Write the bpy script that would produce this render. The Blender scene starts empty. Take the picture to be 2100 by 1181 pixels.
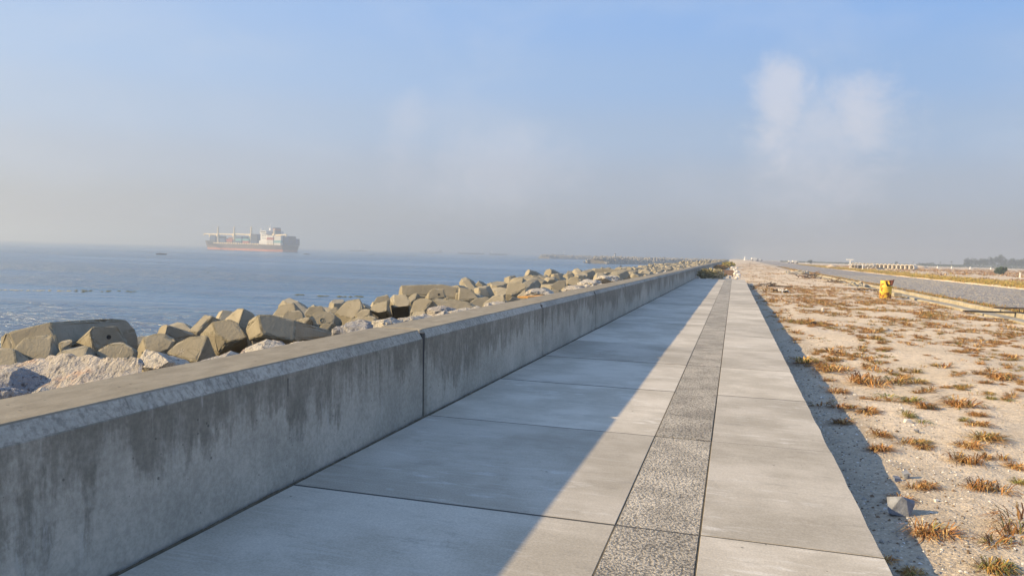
import bpy, bmesh, math, random
import numpy as np
from mathutils import Vector, Matrix, noise

S = bpy.context.scene
COL = S.collection
rnd = random.Random(7)
R = math.radians

# ------------------------------------------------------------------ camera
cam_d = bpy.data.cameras.new('camera'); cam = bpy.data.objects.new('camera', cam_d); COL.objects.link(cam)
S.camera = cam
YAW, PITCH, ROLL, FPX, PW, PH = R(16.123), R(2.646), R(1.573), 1569.0, 2100.0, 1181.0
EYE = Vector((0, 0, 1.7))
fw = Vector((-math.sin(YAW)*math.cos(PITCH), math.cos(YAW)*math.cos(PITCH), -math.sin(PITCH)))
rt = Vector((math.cos(YAW), math.sin(YAW), 0)); up = rt.cross(fw)
rt2 = math.cos(ROLL)*rt + math.sin(ROLL)*up
up2 = -math.sin(ROLL)*rt + math.cos(ROLL)*up
cam.matrix_world = Matrix(((rt2.x, up2.x, -fw.x, EYE.x), (rt2.y, up2.y, -fw.y, EYE.y), (rt2.z, up2.z, -fw.z, EYE.z), (0, 0, 0, 1)))
cam_d.sensor_width = 36; cam_d.lens = 36*FPX/PW; cam_d.clip_start = .05; cam_d.clip_end = 20000

# ------------------------------------------------------------------ light
SUN_EL = R(23.0); SUN_AZ = R(251.0)          # azimuth clockwise from +Y
SUN_STRENGTH = 5.0
SKY_STRENGTH = 0.10
EXPOSURE = 0.78
sd = bpy.data.lights.new('sun', 'SUN'); sun = bpy.data.objects.new('sun', sd); COL.objects.link(sun)
sd.energy = SUN_STRENGTH; sd.angle = R(.55); sd.color = (1.0, .74, .39)
to_sun = Vector((math.sin(SUN_AZ)*math.cos(SUN_EL), math.cos(SUN_AZ)*math.cos(SUN_EL), math.sin(SUN_EL)))
sun.rotation_euler = to_sun.to_track_quat('Z', 'Y').to_euler()
S.view_settings.view_transform = 'Standard'; S.view_settings.look = 'None'
S.view_settings.exposure = EXPOSURE; S.view_settings.gamma = 1; S.view_settings.use_curve_mapping = False


class NT:
    """small helper to write node trees"""
    def __init__(s, tree):
        s.t = tree; s.n = tree.nodes; s.l = tree.links
    def new(s, typ, **kw):
        n = s.n.new(typ)
        for k, v in kw.items(): setattr(n, k, v)
        return n
    def put(s, sock, v):
        if v is None: return
        if isinstance(v, bpy.types.NodeSocket): s.l.new(v, sock)
        elif isinstance(v, (tuple, list)) and len(v) == 3 and sock.type == 'RGBA': sock.default_value = (*v, 1)
        else: sock.default_value = v
    def math(s, op, a, b=None, c=None, clamp=False):
        n = s.new('ShaderNodeMath', operation=op, use_clamp=clamp)
        for i, v in enumerate((a, b, c)): s.put(n.inputs[i], v)
        return n.outputs[0]
    def mix(s, f, a, b, blend='MIX'):
        n = s.new('ShaderNodeMix', data_type='RGBA', blend_type=blend)
        s.put(n.inputs[0], f); s.put(n.inputs[6], a); s.put(n.inputs[7], b)
        return n.outputs[2]
    def mapr(s, v, a, b, c=0., d=1., smooth=True):
        n = s.new('ShaderNodeMapRange', interpolation_type='SMOOTHSTEP' if smooth else 'LINEAR')
        for i, x in enumerate((v, a, b, c, d)): s.put(n.inputs[i], x)
        return n.outputs[0]
    def noise(s, vec, scale, detail=4, rough=.55, dist=0., col=False):
        n = s.new('ShaderNodeTexNoise')
        s.put(n.inputs['Vector'], vec); s.put(n.inputs['Scale'], scale); s.put(n.inputs['Detail'], detail)
        s.put(n.inputs['Roughness'], rough); s.put(n.inputs['Distortion'], dist)
        return n.outputs['Color' if col else 'Fac']
    def voro(s, vec, scale, feature='F1', out='Distance', rand=1.):
        n = s.new('ShaderNodeTexVoronoi', feature=feature)
        s.put(n.inputs['Vector'], vec); s.put(n.inputs['Scale'], scale); s.put(n.inputs['Randomness'], rand)
        return n.outputs[out]
    def map(s, vec, scale=(1, 1, 1), loc=(0, 0, 0), rot=(0, 0, 0)):
        n = s.new('ShaderNodeMapping')
        s.put(n.inputs[0], vec)
        n.inputs['Location'].default_value = loc; n.inputs['Rotation'].default_value = rot; n.inputs['Scale'].default_value = scale
        return n.outputs[0]
    def bump(s, h, strength=.3, dist=.02, nrm=None):
        n = s.new('ShaderNodeBump'); n.inputs['Strength'].default_value = strength
        s.put(n.inputs['Distance'], dist); s.put(n.inputs['Height'], h); s.put(n.inputs['Normal'], nrm)
        return n.outputs[0]
    def sep(s, v):
        n = s.new('ShaderNodeSeparateXYZ'); s.put(n.inputs[0], v); return n.outputs
    def hsv(s, c, v=1., sat=1.):
        n = s.new('ShaderNodeHueSaturation'); s.put(n.inputs['Color'], c); s.put(n.inputs['Value'], v); s.put(n.inputs['Saturation'], sat)
        return n.outputs[0]


# ------------------------------------------------------------------ sky
world = bpy.data.worlds.new('World'); S.world = world; world.use_nodes = True
w = NT(world.node_tree); w.n.clear()
sky = w.new('ShaderNodeTexSky', sky_type='NISHITA', sun_disc=False)
sky.sun_elevation = SUN_EL; sky.sun_rotation = SUN_AZ; sky.dust_density = 2.0; sky.air_density = 1.0; sky.altitude = 10
geo = w.new('ShaderNodeTexCoord').outputs['Generated']
x, y, z = w.sep(geo)
elev = w.math('ARCSINE', z)
az = w.math('ARCTAN2', x, y)
# haze bank near the horizon and whiter air towards the sun side
left = w.math('ADD', w.math('MULTIPLY', x, to_sun.x/math.cos(SUN_EL)), w.math('MULTIPLY', y, to_sun.y/math.cos(SUN_EL)))
left = w.mapr(left, -.45, .75, 0., 1.15, False)
def ramp(stops):
    n = w.new('ShaderNodeValToRGB'); n.color_ramp.interpolation = 'EASE'; w.put(n.inputs[0], w.math('DIVIDE', elev, R(90)))
    e = n.color_ramp.elements
    while len(e) < len(stops): e.new(.5)
    for q, (deg, c) in zip(e, stops): q.position = max(deg, 0)/90.; q.color = (*c, 1)
    return n.outputs[0]
right_sky = ramp([(0, (.415, .44, .50)), (2, (.415, .445, .515)), (5, (.415, .475, .60)), (8.5, (.375, .495, .70)), (12.5, (.315, .485, .785)), (17, (.262, .465, .85)), (35, (.275, .475, .88)), (90, (.27, .47, .88))])
left_sky = ramp([(0, (.49, .505, .54)), (2.5, (.49, .51, .56)), (5.5, (.50, .55, .655)), (9, (.49, .59, .76)), (12.5, (.46, .60, .83)), (17, (.42, .58, .86)), (35, (.36, .545, .88)), (90, (.27, .47, .88))])
own = w.mix(left, right_sky, left_sky)
own = w.mix(1., own, (5.97, 5.97, 5.97), 'MULTIPLY')
base = w.mix(.12, own, sky.outputs[0])
# soft drifting veils of cloud, everywhere in the sky
cv = w.new('ShaderNodeCombineXYZ'); w.put(cv.inputs[0], az); w.put(cv.inputs[1], elev); w.put(cv.inputs[2], 0.)
n1 = w.noise(w.map(cv.outputs[0], (5, 9, 1), (3.1, 1.7, 0)), 1.0, 6, .5, .3)
veil = w.mapr(n1, .42, .78, 0., .22)
n2 = w.math('ADD', w.math('MULTIPLY', w.noise(w.map(cv.outputs[0], (16, 17, 1), (1., 4., 0)), 1.0, 7, .62, .5), .75), w.math('MULTIPLY', w.noise(w.map(cv.outputs[0], (52, 60, 1), (7., 2., 0)), 1.0, 5, .6), .25))
def puff(a0, e0, ra, re_top, re_bot, amt):
    da = w.math('DIVIDE', w.math('SUBTRACT', az, R(a0)), R(ra))
    de = w.math('SUBTRACT', elev, R(e0))
    up_ = w.math('DIVIDE', w.math('MAXIMUM', de, 0.), R(re_top))
    dn_ = w.math('DIVIDE', w.math('MINIMUM', de, 0.), R(re_bot))
    d2 = w.math('ADD', w.math('MULTIPLY', da, da), w.math('ADD', w.math('MULTIPLY', up_, up_), w.math('MULTIPLY', dn_, dn_)))
    d = w.math('ADD', w.math('SQRT', d2), w.math('MULTIPLY', w.math('SUBTRACT', n2, .5), 2.8))
    return w.mapr(d, 1.35, .0, 0., amt)
cl = w.math('MAXIMUM', puff(2.9, 12.0, 2.2, 2.1, 6.5, .58), puff(7.9, 11.2, 2.8, 1.7, 6.0, .56))
cl = w.math('MAXIMUM', cl, puff(5.6, 9.0, 5.2, 2.6, 7, .38))
cl = w.math('MAXIMUM', cl, puff(-17.0, 7.4, 6.0, 2.0, 6.0, .24))
cl = w.math('MAXIMUM', cl, puff(-24.2, 9.4, 2.0, 2.0, 5.0, .20))
for a0, e0, ra, am in ((60, 13, 6, .4), (110, 10, 9, .35), (150, 16, 7, .4), (-70, 9, 9, .3), (-110, 14, 8, .3)):
    cl = w.math('MAXIMUM', cl, puff(a0, e0, ra, 2, 5, am))
base = w.mix(w.math('MULTIPLY', veil, 1.), base, (3.9, 4.2, 4.8))
base = w.mix(cl, base, (4.6, 4.5, 4.75))
bg = w.new('ShaderNodeBackground'); w.put(bg.inputs[0], base); bg.inputs[1].default_value = SKY_STRENGTH
wo = w.new('ShaderNodeOutputWorld'); w.l.new(bg.outputs[0], wo.inputs[0])


# ------------------------------------------------------------------ measuring helpers (photo pixel -> point in the place)
def ray(u, v): return fw + rt2*((u-PW/2)/FPX) + up2*((PH/2-v)/FPX)
def at_z(u, v, z): d = ray(u, v); return EYE + d*((z-EYE.z)/d.z)
def at_x(u, v, x): d = ray(u, v); return EYE + d*(x/d.x)
def at_y(u, v, y): d = ray(u, v); return EYE + d*(y/d.y)


# ------------------------------------------------------------------ materials
def mat(name):
    m = bpy.data.materials.new(name); m.use_nodes = True
    t = NT(m.node_tree); t.n.clear()
    p = t.new('ShaderNodeBsdfPrincipled'); o = t.new('ShaderNodeOutputMaterial'); t.l.new(p.outputs[0], o.inputs[0])
    p.inputs['Specular IOR Level'].default_value = .25
    return m, t, p
def obj_coord(t): return t.new('ShaderNodeTexCoord').outputs['Object']
def pos(t): return t.new('ShaderNodeNewGeometry').outputs['Position']
def orand(t): return t.new('ShaderNodeObjectInfo').outputs['Random']
def plain(name, col, rough=.7, var=.12, scale=3., metal=0., bump=.0):
    m, t, p = mat(name); P = obj_coord(t)
    n = t.noise(P, scale, 5, .6)
    t.put(p.inputs['Base Color'], t.hsv(col, t.mapr(n, .3, .7, 1-var, 1+var)))
    p.inputs['Roughness'].default_value = rough; p.inputs['Metallic'].default_value = metal
    if bump: t.put(p.inputs['Normal'], t.bump(t.noise(P, scale*6, 4), .5, bump))
    return m

def slab_mat():
    m, t, p = mat('paving_concrete'); P = pos(t); r = orand(t)
    off = t.new('ShaderNodeVectorMath', operation='MULTIPLY_ADD'); t.put(off.inputs[0], P); off.inputs[1].default_value = (1, 1, 1)
    cx = t.new('ShaderNodeCombineXYZ'); t.put(cx.inputs[2], t.math('MULTIPLY', r, 40.)); t.put(off.inputs[2], cx.outputs[0])
    Q = off.outputs[0]
    streak = t.noise(t.map(Q, (1.6, 26, 1)), 1., 5, .6)
    streak2 = t.noise(t.map(Q, (2.2, 7, 1)), 1., 6, .65)
    cloud = t.noise(Q, .9, 5, .6)
    c = t.mix(t.mapr(cloud, .36, .64), (.365, .332, .272), (.50, .46, .39))
    c = t.mix(t.math('MULTIPLY', t.mapr(streak, .52, .70), .30), c, (.55, .52, .46))
    wisp = t.noise(t.map(Q, (3.2, 15, 1)), 1., 7, .72, .6)
    pale = t.math('MULTIPLY', t.mapr(t.math('ADD', t.math('MULTIPLY', streak2, .5), t.math('MULTIPLY', wisp, .5)), .52, .62), t.mapr(t.noise(Q, .62, 4), .44, .62))
    c = t.mix(t.math('MULTIPLY', pale, .70), c, (.62, .60, .55))
    dark = t.mapr(t.noise(t.map(Q, (1.3, 4.2, 1)), 1.6, 8, .75), .54, .72)
    c = t.mix(t.math('MULTIPLY', dark, .45), c, (.22, .205, .175))
    blot = t.mapr(t.noise(Q, 2.6, 6, .7), .60, .70)
    c = t.mix(t.math('MULTIPLY', blot, .28), c, (.24, .21, .16))
    spots = t.voro(Q, 7.)
    c = t.mix(t.math('MULTIPLY', t.math('LESS_THAN', spots, t.math('MULTIPLY', t.mapr(t.noise(Q, 1.7), .48, .7), .085)), .7), c, (.10, .095, .08))
    gr = t.noise(Q, 75, 3, .6)
    c = t.hsv(c, t.mapr(gr, .3, .7, .90, 1.10))
    c = t.hsv(c, t.mapr(r, 0, 1, .92, 1.20, False))
    t.put(p.inputs['Base Color'], c); p.inputs['Roughness'].default_value = .82
    h = t.math('ADD', t.math('MULTIPLY', streak, .6), t.math('ADD', t.noise(Q, 60, 3), t.math('MULTIPLY', t.noise(t.map(Q, (6, 90, 1)), 1, 3), .8)))
    t.put(p.inputs['Normal'], t.bump(h, .35, .004))
    return m
def aggregate_mat():
    m, t, p = mat('exposed_aggregate'); P = pos(t); r = orand(t)
    warp = t.noise(P, 30, 3, .5, 0, True)
    vm = t.new('ShaderNodeVectorMath', operation='MULTIPLY_ADD'); t.put(vm.inputs[0], warp); vm.inputs[1].default_value = (.02, .02, .02); t.put(vm.inputs[2], P)
    v1 = t.voro(vm.outputs[0], 62., 'SMOOTH_F1')
    v2 = t.noise(P, 85, 3, .6, 1.2)
    grain = t.math('ADD', t.mapr(v1, .15, .62, 1., 0.), t.math('MULTIPLY', t.mapr(v2, .35, .65), .7))
    c = t.mix(t.mapr(grain, .15, 1.0), (.15, .138, .118), (.53, .485, .405))
    big = t.noise(P, 2.3, 5, .6)
    c = t.hsv(c, t.math('MULTIPLY', t.mapr(big, .32, .68, .78, 1.16), t.mapr(r, 0, 1, .94, 1.16, False)))
    t.put(p.inputs['Base Color'], c); p.inputs['Roughness'].default_value = .85
    t.put(p.inputs['Normal'], t.bump(grain, .8, .008))
    return m
def wall_mat():
    m, t, p = mat('wall_concrete'); P = pos(t); X, Y, Z = t.sep(P)
    cloud = t.noise(P, 1.5, 6, .6)
    c = t.mix(t.mapr(cloud, .3, .7), (.33, .312, .262), (.48, .445, .375))
    run = t.math('ADD', t.math('MULTIPLY', t.noise(t.map(P, (5, 5, 1.3)), 1.0, 7, .68, .3), .5), t.math('MULTIPLY', t.noise(P, 7., 6, .72), .5))
    fine = t.noise(t.map(P, (22, 22, 9)), 1.0, 5, .7)
    patch = t.noise(t.map(P, (.75, .75, .75)), 1., 3, .5)
    edge = t.noise(t.map(P, (6.5, 6.5, .9)), 1.0, 5, .65)
    # mould hangs from below the coping in tongues whose length follows the noise
    reach = t.math('ADD', t.math('MULTIPLY', t.mapr(patch, .36, .66), .46), t.math('MULTIPLY', t.mapr(edge, .32, .68), .34))
    below = t.math('SUBTRACT', .80, Z)
    mould = t.mapr(t.math('SUBTRACT', below, reach), .20, -.36)
    grain = t.math('ADD', t.math('MULTIPLY', t.noise(t.map(P, (34, 34, 20)), 1., 5, .75), .6), t.math('MULTIPLY', t.noise(t.map(P, (11, 11, 3.4)), 1., 6, .72, .4), .55))
    mould = t.mapr(t.math('ADD', t.math('MULTIPLY', mould, .52), t.math('SUBTRACT', grain, .56)), .06, .50)
    mould = t.math('MULTIPLY', mould, t.mapr(t.math('ADD', t.math('MULTIPLY', run, .75), t.math('MULTIPLY', fine, .3)), .38, .58, .5, 1.))
    mould = t.math('MULTIPLY', mould, t.math('LESS_THAN', Z, .795))
    c = t.mix(t.math('MULTIPLY', mould, .66), c, (.10, .092, .068))
    c = t.hsv(c, t.mapr(t.noise(P, 30, 5, .7), .3, .7, .86, 1.14))
    lime = t.math('MULTIPLY', t.mapr(t.noise(t.map(P, (16, 16, 3.2)), 1., 5, .7), .56, .72), t.mapr(patch, .4, .6))
    c = t.mix(t.math('MULTIPLY', lime, .45), c, (.52, .51, .48))
    # thin dark runs over the bevelled coping
    band = t.math('MULTIPLY', t.math('GREATER_THAN', Z, .795), t.math('LESS_THAN', Z, .872))
    runs = t.mapr(t.noise(t.map(P, (6, 46, 9)), 1., 6, .7), .5, .66)
    runs = t.math('MULTIPLY', t.math('MULTIPLY', runs, band), t.mapr(t.noise(P, 1.1, 2), .4, .6, .1, .9))
    c = t.mix(t.math('MULTIPLY', runs, .6), c, (.08, .075, .06))
    fl = t.math('MULTIPLY', t.mapr(t.noise(P, 26, 5, .75), .46, .62), band)
    c = t.mix(t.math('MULTIPLY', fl, .45), c, (.11, .10, .085))
    topm = t.math('GREATER_THAN', Z, .872)
    tb = t.mix(t.mapr(t.noise(t.map(P, (8, 3.6, 1)), 1., 7, .7), .3, .7), (.215, .19, .142), (.295, .265, .205))
    c = t.mix(topm, c, tb)
    pits = t.math('LESS_THAN', t.voro(P, 13.), t.math('MULTIPLY', t.mapr(t.noise(P, 3.), .45, .65), .12))
    c = t.mix(t.math('MULTIPLY', pits, .6), c, (.05, .05, .045))
    t.put(p.inputs['Base Color'], t.hsv(c, t.mapr(orand(t), 0, 1, .92, 1.07, False))); p.inputs['Roughness'].default_value = .88
    h = t.math('ADD', t.math('MULTIPLY', t.noise(P, 40, 4), .7), t.math('ADD', t.noise(P, 5, 4), t.math('MULTIPLY', pits, -1.)))
    t.put(p.inputs['Normal'], t.bump(h, .4, .008))
    return m
def armour_mat():
    m, t, p = mat('armour_concrete'); P = pos(t); r = orand(t)
    c = t.mix(t.mapr(t.noise(P, 1.3, 5, .6), .32, .7), (.24, .217, .165), (.32, .29, .225))
    c = t.mix(t.math('MULTIPLY', t.mapr(t.noise(P, 6, 6, .7), .5, .72), .35), c, (.21, .18, .12))
    seam = t.mapr(t.math('ABSOLUTE', t.math('SUBTRACT', t.noise(t.map(P, (.6, .6, 2.2)), 1.2, 2), .5)), .004, .0, 0., .4)
    c = t.mix(seam, c, (.13, .115, .08))
    sc = t.math('LESS_THAN', t.voro(P, 5.5), .035)
    c = t.mix(t.math('MULTIPLY', sc, .7), c, (.08, .07, .05))
    chalk = t.math('MULTIPLY', t.mapr(t.noise(t.map(P, (3, 3, 9)), 1.6, 6, .75), .66, .74), .5)
    c = t.mix(chalk, c, (.52, .48, .38))
    # low parts darken to brown, with a border broken by noise
    low = t.mapr(t.math('ADD', t.sep(P)[2], t.math('MULTIPLY', t.noise(P, 2.5, 3), .7)), -.3, -1.2)
    c = t.mix(t.math('MULTIPLY', low, .75), c, (.07, .065, .045))
    t.put(p.inputs['Base Color'], t.hsv(c, t.mapr(r, 0, 1, .86, 1.12, False))); p.inputs['Roughness'].default_value = .9
    h = t.math('ADD', t.noise(P, 9, 6, .65), t.math('MULTIPLY', t.noise(P, 45, 3), .35))
    t.put(p.inputs['Normal'], t.bump(h, .5, .03))
    return m
def arris_mat():
    m, t, p = mat('crumbled_arris'); P = pos(t)
    n = t.noise(P, 4.5, 6, .7)
    c = t.mix(t.mapr(n, .44, .60), (.26, .235, .17), (.42, .385, .30))
    c = t.mix(t.mapr(t.noise(P, 22, 5, .7), .55, .68, 0., .6), c, (.14, .125, .095))
    t.put(p.inputs['Base Color'], c); p.inputs['Roughness'].default_value = .95
    t.put(p.inputs['Normal'], t.bump(t.noise(P, 22, 6, .7), 1., .05)); return m
def granite_mat(name, a, b, pink):
    m, t, p = mat(name); P = pos(t)
    c = t.mix(t.mapr(t.noise(P, 4, 6, .65), .3, .7), a, b)
    c = t.mix(t.mapr(t.noise(t.map(P, (1, 1, 1), (.6, .2, .1)), 1.5, 5, .65), .57, .69, 0., .8), c, pink)
    sp = t.noise(P, 24, 5, .7)
    c = t.mix(t.mapr(sp, .54, .62, 0., .75), c, (.10, .10, .115))
    c = t.mix(t.mapr(sp, .42, .34, 0., .8), c, (.72, .68, .62))
    t.put(p.inputs['Base Color'], c); p.inputs['Roughness'].default_value = .8
    h = t.math('ADD', t.noise(P, 9, 6, .7), t.math('MULTIPLY', t.noise(P, 34, 4, .6), .5))
    t.put(p.inputs['Normal'], t.bump(h, 1., .12))
    return m
def sand_mat():
    m, t, p = mat('sand'); P = pos(t); X, Y, Z = t.sep(P)
    c = t.mix(t.mapr(t.noise(P, .5, 5, .6), .3, .7), (.62, .515, .375), (.76, .635, .475))
    c = t.mix(t.mapr(t.noise(P, 5, 6, .7), .45, .75, 0., .55), c, (.40, .31, .215))
    gr = t.math('ADD', t.mapr(X, 2.4, 1.2), t.math('MULTIPLY', t.math('SUBTRACT', t.noise(P, 1.1, 5, .6), .5), 1.6))
    grav = t.math('MULTIPLY', t.mapr(gr, .25, .85), t.math('LESS_THAN', Y, 70.))
    c = t.mix(t.math('MULTIPLY', grav, .7), c, (.36, .31, .245))
    v = t.voro(P, 42., 'F1', 'Distance'); vc = t.voro(P, 42., 'F1', 'Color')
    near = t.mapr(Y, 40., 12.)
    sp = t.math('MULTIPLY', t.math('LESS_THAN', v, .45), t.math('GREATER_THAN', t.sep(vc)[0], .58))
    c = t.mix(t.math('MULTIPLY', sp, .75), c, t.mix(t.sep(vc)[1], (.30, .25, .19), (.70, .62, .50)))
    sp2 = t.math('LESS_THAN', t.voro(P, 17.), t.math('MULTIPLY', t.mapr(t.noise(P, 2.2, 3), .4, .6), .24))
    c = t.mix(t.math('MULTIPLY', sp2, .5), c, (.22, .17, .12))
    # far away the tufts melt into brown streaks on the pale sand
    far = t.mapr(Y, 90., 220.)
    mot = t.noise(P, 14, 5, .75)
    c = t.hsv(c, t.mapr(mot, .3, .7, .82, 1.15))
    br = t.mapr(t.noise(t.map(P, (.09, .05, 1)), 1., 6, .65), .5, .64)
    c = t.mix(t.math('MULTIPLY', t.math('MULTIPLY', br, far), .6), c, (.26, .16, .075))
    t.put(p.inputs['Base Color'], c); p.inputs['Roughness'].default_value = .95; p.inputs['Specular IOR Level'].default_value = .1
    h = t.math('ADD', t.noise(P, 7, 6, .65), t.math('ADD', t.math('MULTIPLY', t.noise(P, 55, 4, .7), .35), t.math('MULTIPLY', v, -.25)))
    t.put(p.inputs['Normal'], t.bump(h, .9, .035))
    return m
def road_mat():
    m, t, p = mat('road_gravel'); P = pos(t)
    vc = t.sep(t.voro(P, 3.2, 'F1', 'Color'))[0]
    vc2 = t.sep(t.voro(P, 8., 'F1', 'Color'))[0]
    c = t.mix(t.mapr(vc, 0, 1), (.12, .115, .115), (.46, .44, .425))
    c = t.mix(t.math('MULTIPLY', vc2, .4), c, (.5, .47, .44))
    c = t.mix(t.mapr(t.noise(P, .35, 4), .4, .65, 0., .4), c, (.33, .30, .275))
    t.put(p.inputs['Base Color'], c); p.inputs['Roughness'].default_value = .95
    t.put(p.inputs['Normal'], t.bump(t.math('ADD', t.voro(P, 4.5), t.noise(P, 12, 4)), 1., .16))
    return m
def sea_mat():
    m, t, p = mat('sea_water'); P = pos(t)
    p.inputs['Base Color'].default_value = (.055, .145, .265, 1)
    p.inputs['Roughness'].default_value = .2; p.inputs['IOR'].default_value = 1.333
    p.inputs['Specular IOR Level'].default_value = .5
    rot = (0, 0, R(-16))
    a = t.noise(t.map(P, (.09, .22, 1), (0, 0, 0), rot), 1., 3, .5)
    b = t.noise(t.map(P, (.34, .62, 1), (3, 8, 0), rot), 1., 5, .6, .5)
    b = t.math('POWER', t.math('SUBTRACT', 1., t.math('ABSOLUTE', t.math('SUBTRACT', t.math('MULTIPLY', b, 2.), 1.))), 1.5)
    c = t.noise(t.map(P, (1.3, 2.2, 1), (1, 2, 0), rot), 1., 3, .6)
    slick = t.mapr(t.noise(t.map(P, (.0035, .020, 1), (0, 3, 0), (0, 0, R(-38))), 1., 5, .62), .42, .60, .26, 1.5)
    h = t.math('ADD', t.math('MULTIPLY', a, 1.6), t.math('ADD', t.math('MULTIPLY', b, .74), t.math('MULTIPLY', c, .15)))
    h = t.math('MULTIPLY', h, slick)
    t.put(p.inputs['Normal'], t.bump(h, 1., 1.0))
    return m
def tint_mat(name, rough=.8, trans=0.):
    m, t, p = mat(name)
    a = t.new('ShaderNodeAttribute', attribute_name='tint')
    n = t.noise(obj_coord(t), 20, 3)
    t.put(p.inputs['Base Color'], t.hsv(a.outputs['Color'], t.math('MULTIPLY', t.mapr(n, .3, .7, .8, 1.2), t.mapr(orand(t), 0, 1, .85, 1.15, False))))
    p.inputs['Roughness'].default_value = rough
    return m
def drum_mat():
    m, t, p = mat('rusty_yellow_paint'); P = obj_coord(t)
    n = t.noise(P, 5., 7, .7, .4)
    low = t.mapr(t.sep(P)[2], .55, .0, 0., .10)
    rust = t.mapr(t.math('ADD', n, low), .525, .61)
    c = t.mix(t.mapr(t.noise(P, 3, 4), .35, .65), (.62, .40, .025), (.76, .57, .10))
    c = t.mix(rust, c, t.mix(t.mapr(t.noise(P, 14, 5), .35, .65), (.32, .10, .02), (.16, .05, .018)))
    t.put(p.inputs['Base Color'], c); p.inputs['Roughness'].default_value = .6
    t.put(p.inputs['Normal'], t.bump(n, .4, .02))
    return m
def rock_slope_mat():
    m, t, p = mat('rubble_core'); P = pos(t)
    c = t.mix(t.mapr(t.noise(P, 2, 6, .7), .35, .65), (.10, .09, .075), (.24, .22, .18))
    t.put(p.inputs['Base Color'], c); p.inputs['Roughness'].default_value = .95
    t.put(p.inputs['Normal'], t.bump(t.noise(P, 6, 6, .7), 1., .15))
    return m

M = dict(slab=slab_mat(), agg=aggregate_mat(), wall=wall_mat(), armour=armour_mat(), arris=arris_mat(), sand=sand_mat(), road=road_mat(), sea=sea_mat(),
         pinkrock=granite_mat('pink_granite', (.36, .35, .345), (.60, .56, .52), (.66, .42, .27)),
         greyrock=granite_mat('grey_granite', (.30, .31, .34), (.48, .47, .47), (.52, .46, .40)),
         whiterock=granite_mat('white_granite', (.52, .49, .44), (.70, .66, .58), (.62, .52, .42)),
         blade=tint_mat('grass_blade'), leaf=tint_mat('foliage', .7), drum=drum_mat(), core=rock_slope_mat(),
         joint=plain('joint_filler', (.06, .06, .058), .9), dirt=plain('dirt', (.10, .085, .06), .95, .3, 8),
         bed=plain('slab_bed', (.07, .062, .05), .95, .2, 4),
         chan=plain('channel_concrete', (.31, .29, .245), .9, .14, 1.6, 0, .01), kerb=plain('kerb_concrete', (.36, .325, .25), .9, .2, 2.5, 0, .012),
         white=plain('white_paint', (.78, .77, .74), .6, .05, 2), cream=plain('cream_paint', (.80, .66, .42), .55, .06, .4),
         hull=plain('ship_black_hull', (.12, .095, .085), .6, .25, .15), boot=plain('ship_red_boot', (.50, .20, .13), .7, .15, .2),
         deck=plain('ship_deck', (.45, .24, .13), .8, .1, .2), glass=plain('dark_glass', (.03, .035, .045), .15, .05),
         rust=plain('dark_rust', (.10, .030, .018), .8, .35, 9), wood=plain('weathered_wood', (.17, .12, .08), .85, .3, 6, 0, .006),
         darkwood=plain('dark_wood', (.055, .043, .035), .9, .3, 5), orange=plain('orange_board', (.62, .33, .10), .8, .1, 3),
         bluestone=plain('blue_grey_stone', (.21, .23, .275), .85, .25, 14, 0, .012), greystone=plain('grey_stone', (.34, .32, .29), .9, .3, 9, 0, .02),
         black=plain('black_rubber', (.02, .02, .021), .7, .2), bark=plain('bark', (.10, .08, .06), .95, .2, 5),
         bag=plain('pale_rubble', (.66, .64, .60), .85, .15, 6), breeze=plain('breakwater_block', (.34, .31, .25), .9, .2, .4),
         bark2=plain('brown_wood', (.22, .13, .07), .9, .2, 4), shipgrey=plain('grey_ship_paint', (.10, .11, .13), .7, .05, .1),
         funnel=plain('dark_funnel', (.05, .07, .12), .6, .1), pipe=plain('pipe_concrete', (.66, .60, .50), .85, .08, .8),
         conblue=plain('blue_container_paint', (.045, .09, .19), .6, .15, .3), conred=plain('red_container_paint', (.40, .10, .07), .6, .15, .3),
         conwhite=plain('white_container_paint', (.66, .63, .58), .6, .1, .3), conteal=plain('teal_container_paint', (.16, .40, .42), .6, .1, .3),
         conbrown=plain('brown_container_paint', (.25, .12, .085), .6, .15, .3), condark=plain('dark_container_paint', (.05, .065, .10), .6, .15, .3),
         weed=plain('floating_weed', (.10, .10, .042), .8, .3, 2), foam=plain('foam_scum', (.36, .33, .22), .9, .2, 2),
         )


# ------------------------------------------------------------------ object helpers
def link(name, me, parent=None):
    o = bpy.data.objects.new(name, me); COL.objects.link(o)
    if parent: o.parent = parent
    return o
def mesh(name, vs, fs, mats, mi=None, smooth=False, tint=None):
    me = bpy.data.meshes.new(name); me.from_pydata([tuple(v) for v in vs], [], fs)
    for m_ in (mats if isinstance(mats, (list, tuple)) else [mats]): me.materials.append(m_)
    if mi is not None: me.polygons.foreach_set('material_index', mi)
    if smooth: me.polygons.foreach_set('use_smooth', [True]*len(me.polygons))
    if tint is not None:
        at = me.color_attributes.new('tint', 'FLOAT_COLOR', 'POINT')
        at.data.foreach_set('color', np.array([(*c, 1) for c in tint], dtype=np.float32).ravel())
    me.update(); return me
def bm_mesh(name, bm, mats, smooth=False):
    me = bpy.data.meshes.new(name); bm.to_mesh(me); bm.free()
    for m_ in (mats if isinstance(mats, (list, tuple)) else [mats]): me.materials.append(m_)
    if smooth: me.polygons.foreach_set('use_smooth', [True]*len(me.polygons))
    return me
def tag(o, label=None, cat=None, group=None, kind=None):
    if label: o['label'] = label
    if cat: o['category'] = cat
    if group: o['group'] = group
    if kind: o['kind'] = kind
    return o
def empty(name, loc=(0, 0, 0), rz=0.):
    o = link(name, None); o.location = loc; o.rotation_euler.z = rz; o.empty_display_size = .2; return o
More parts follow.
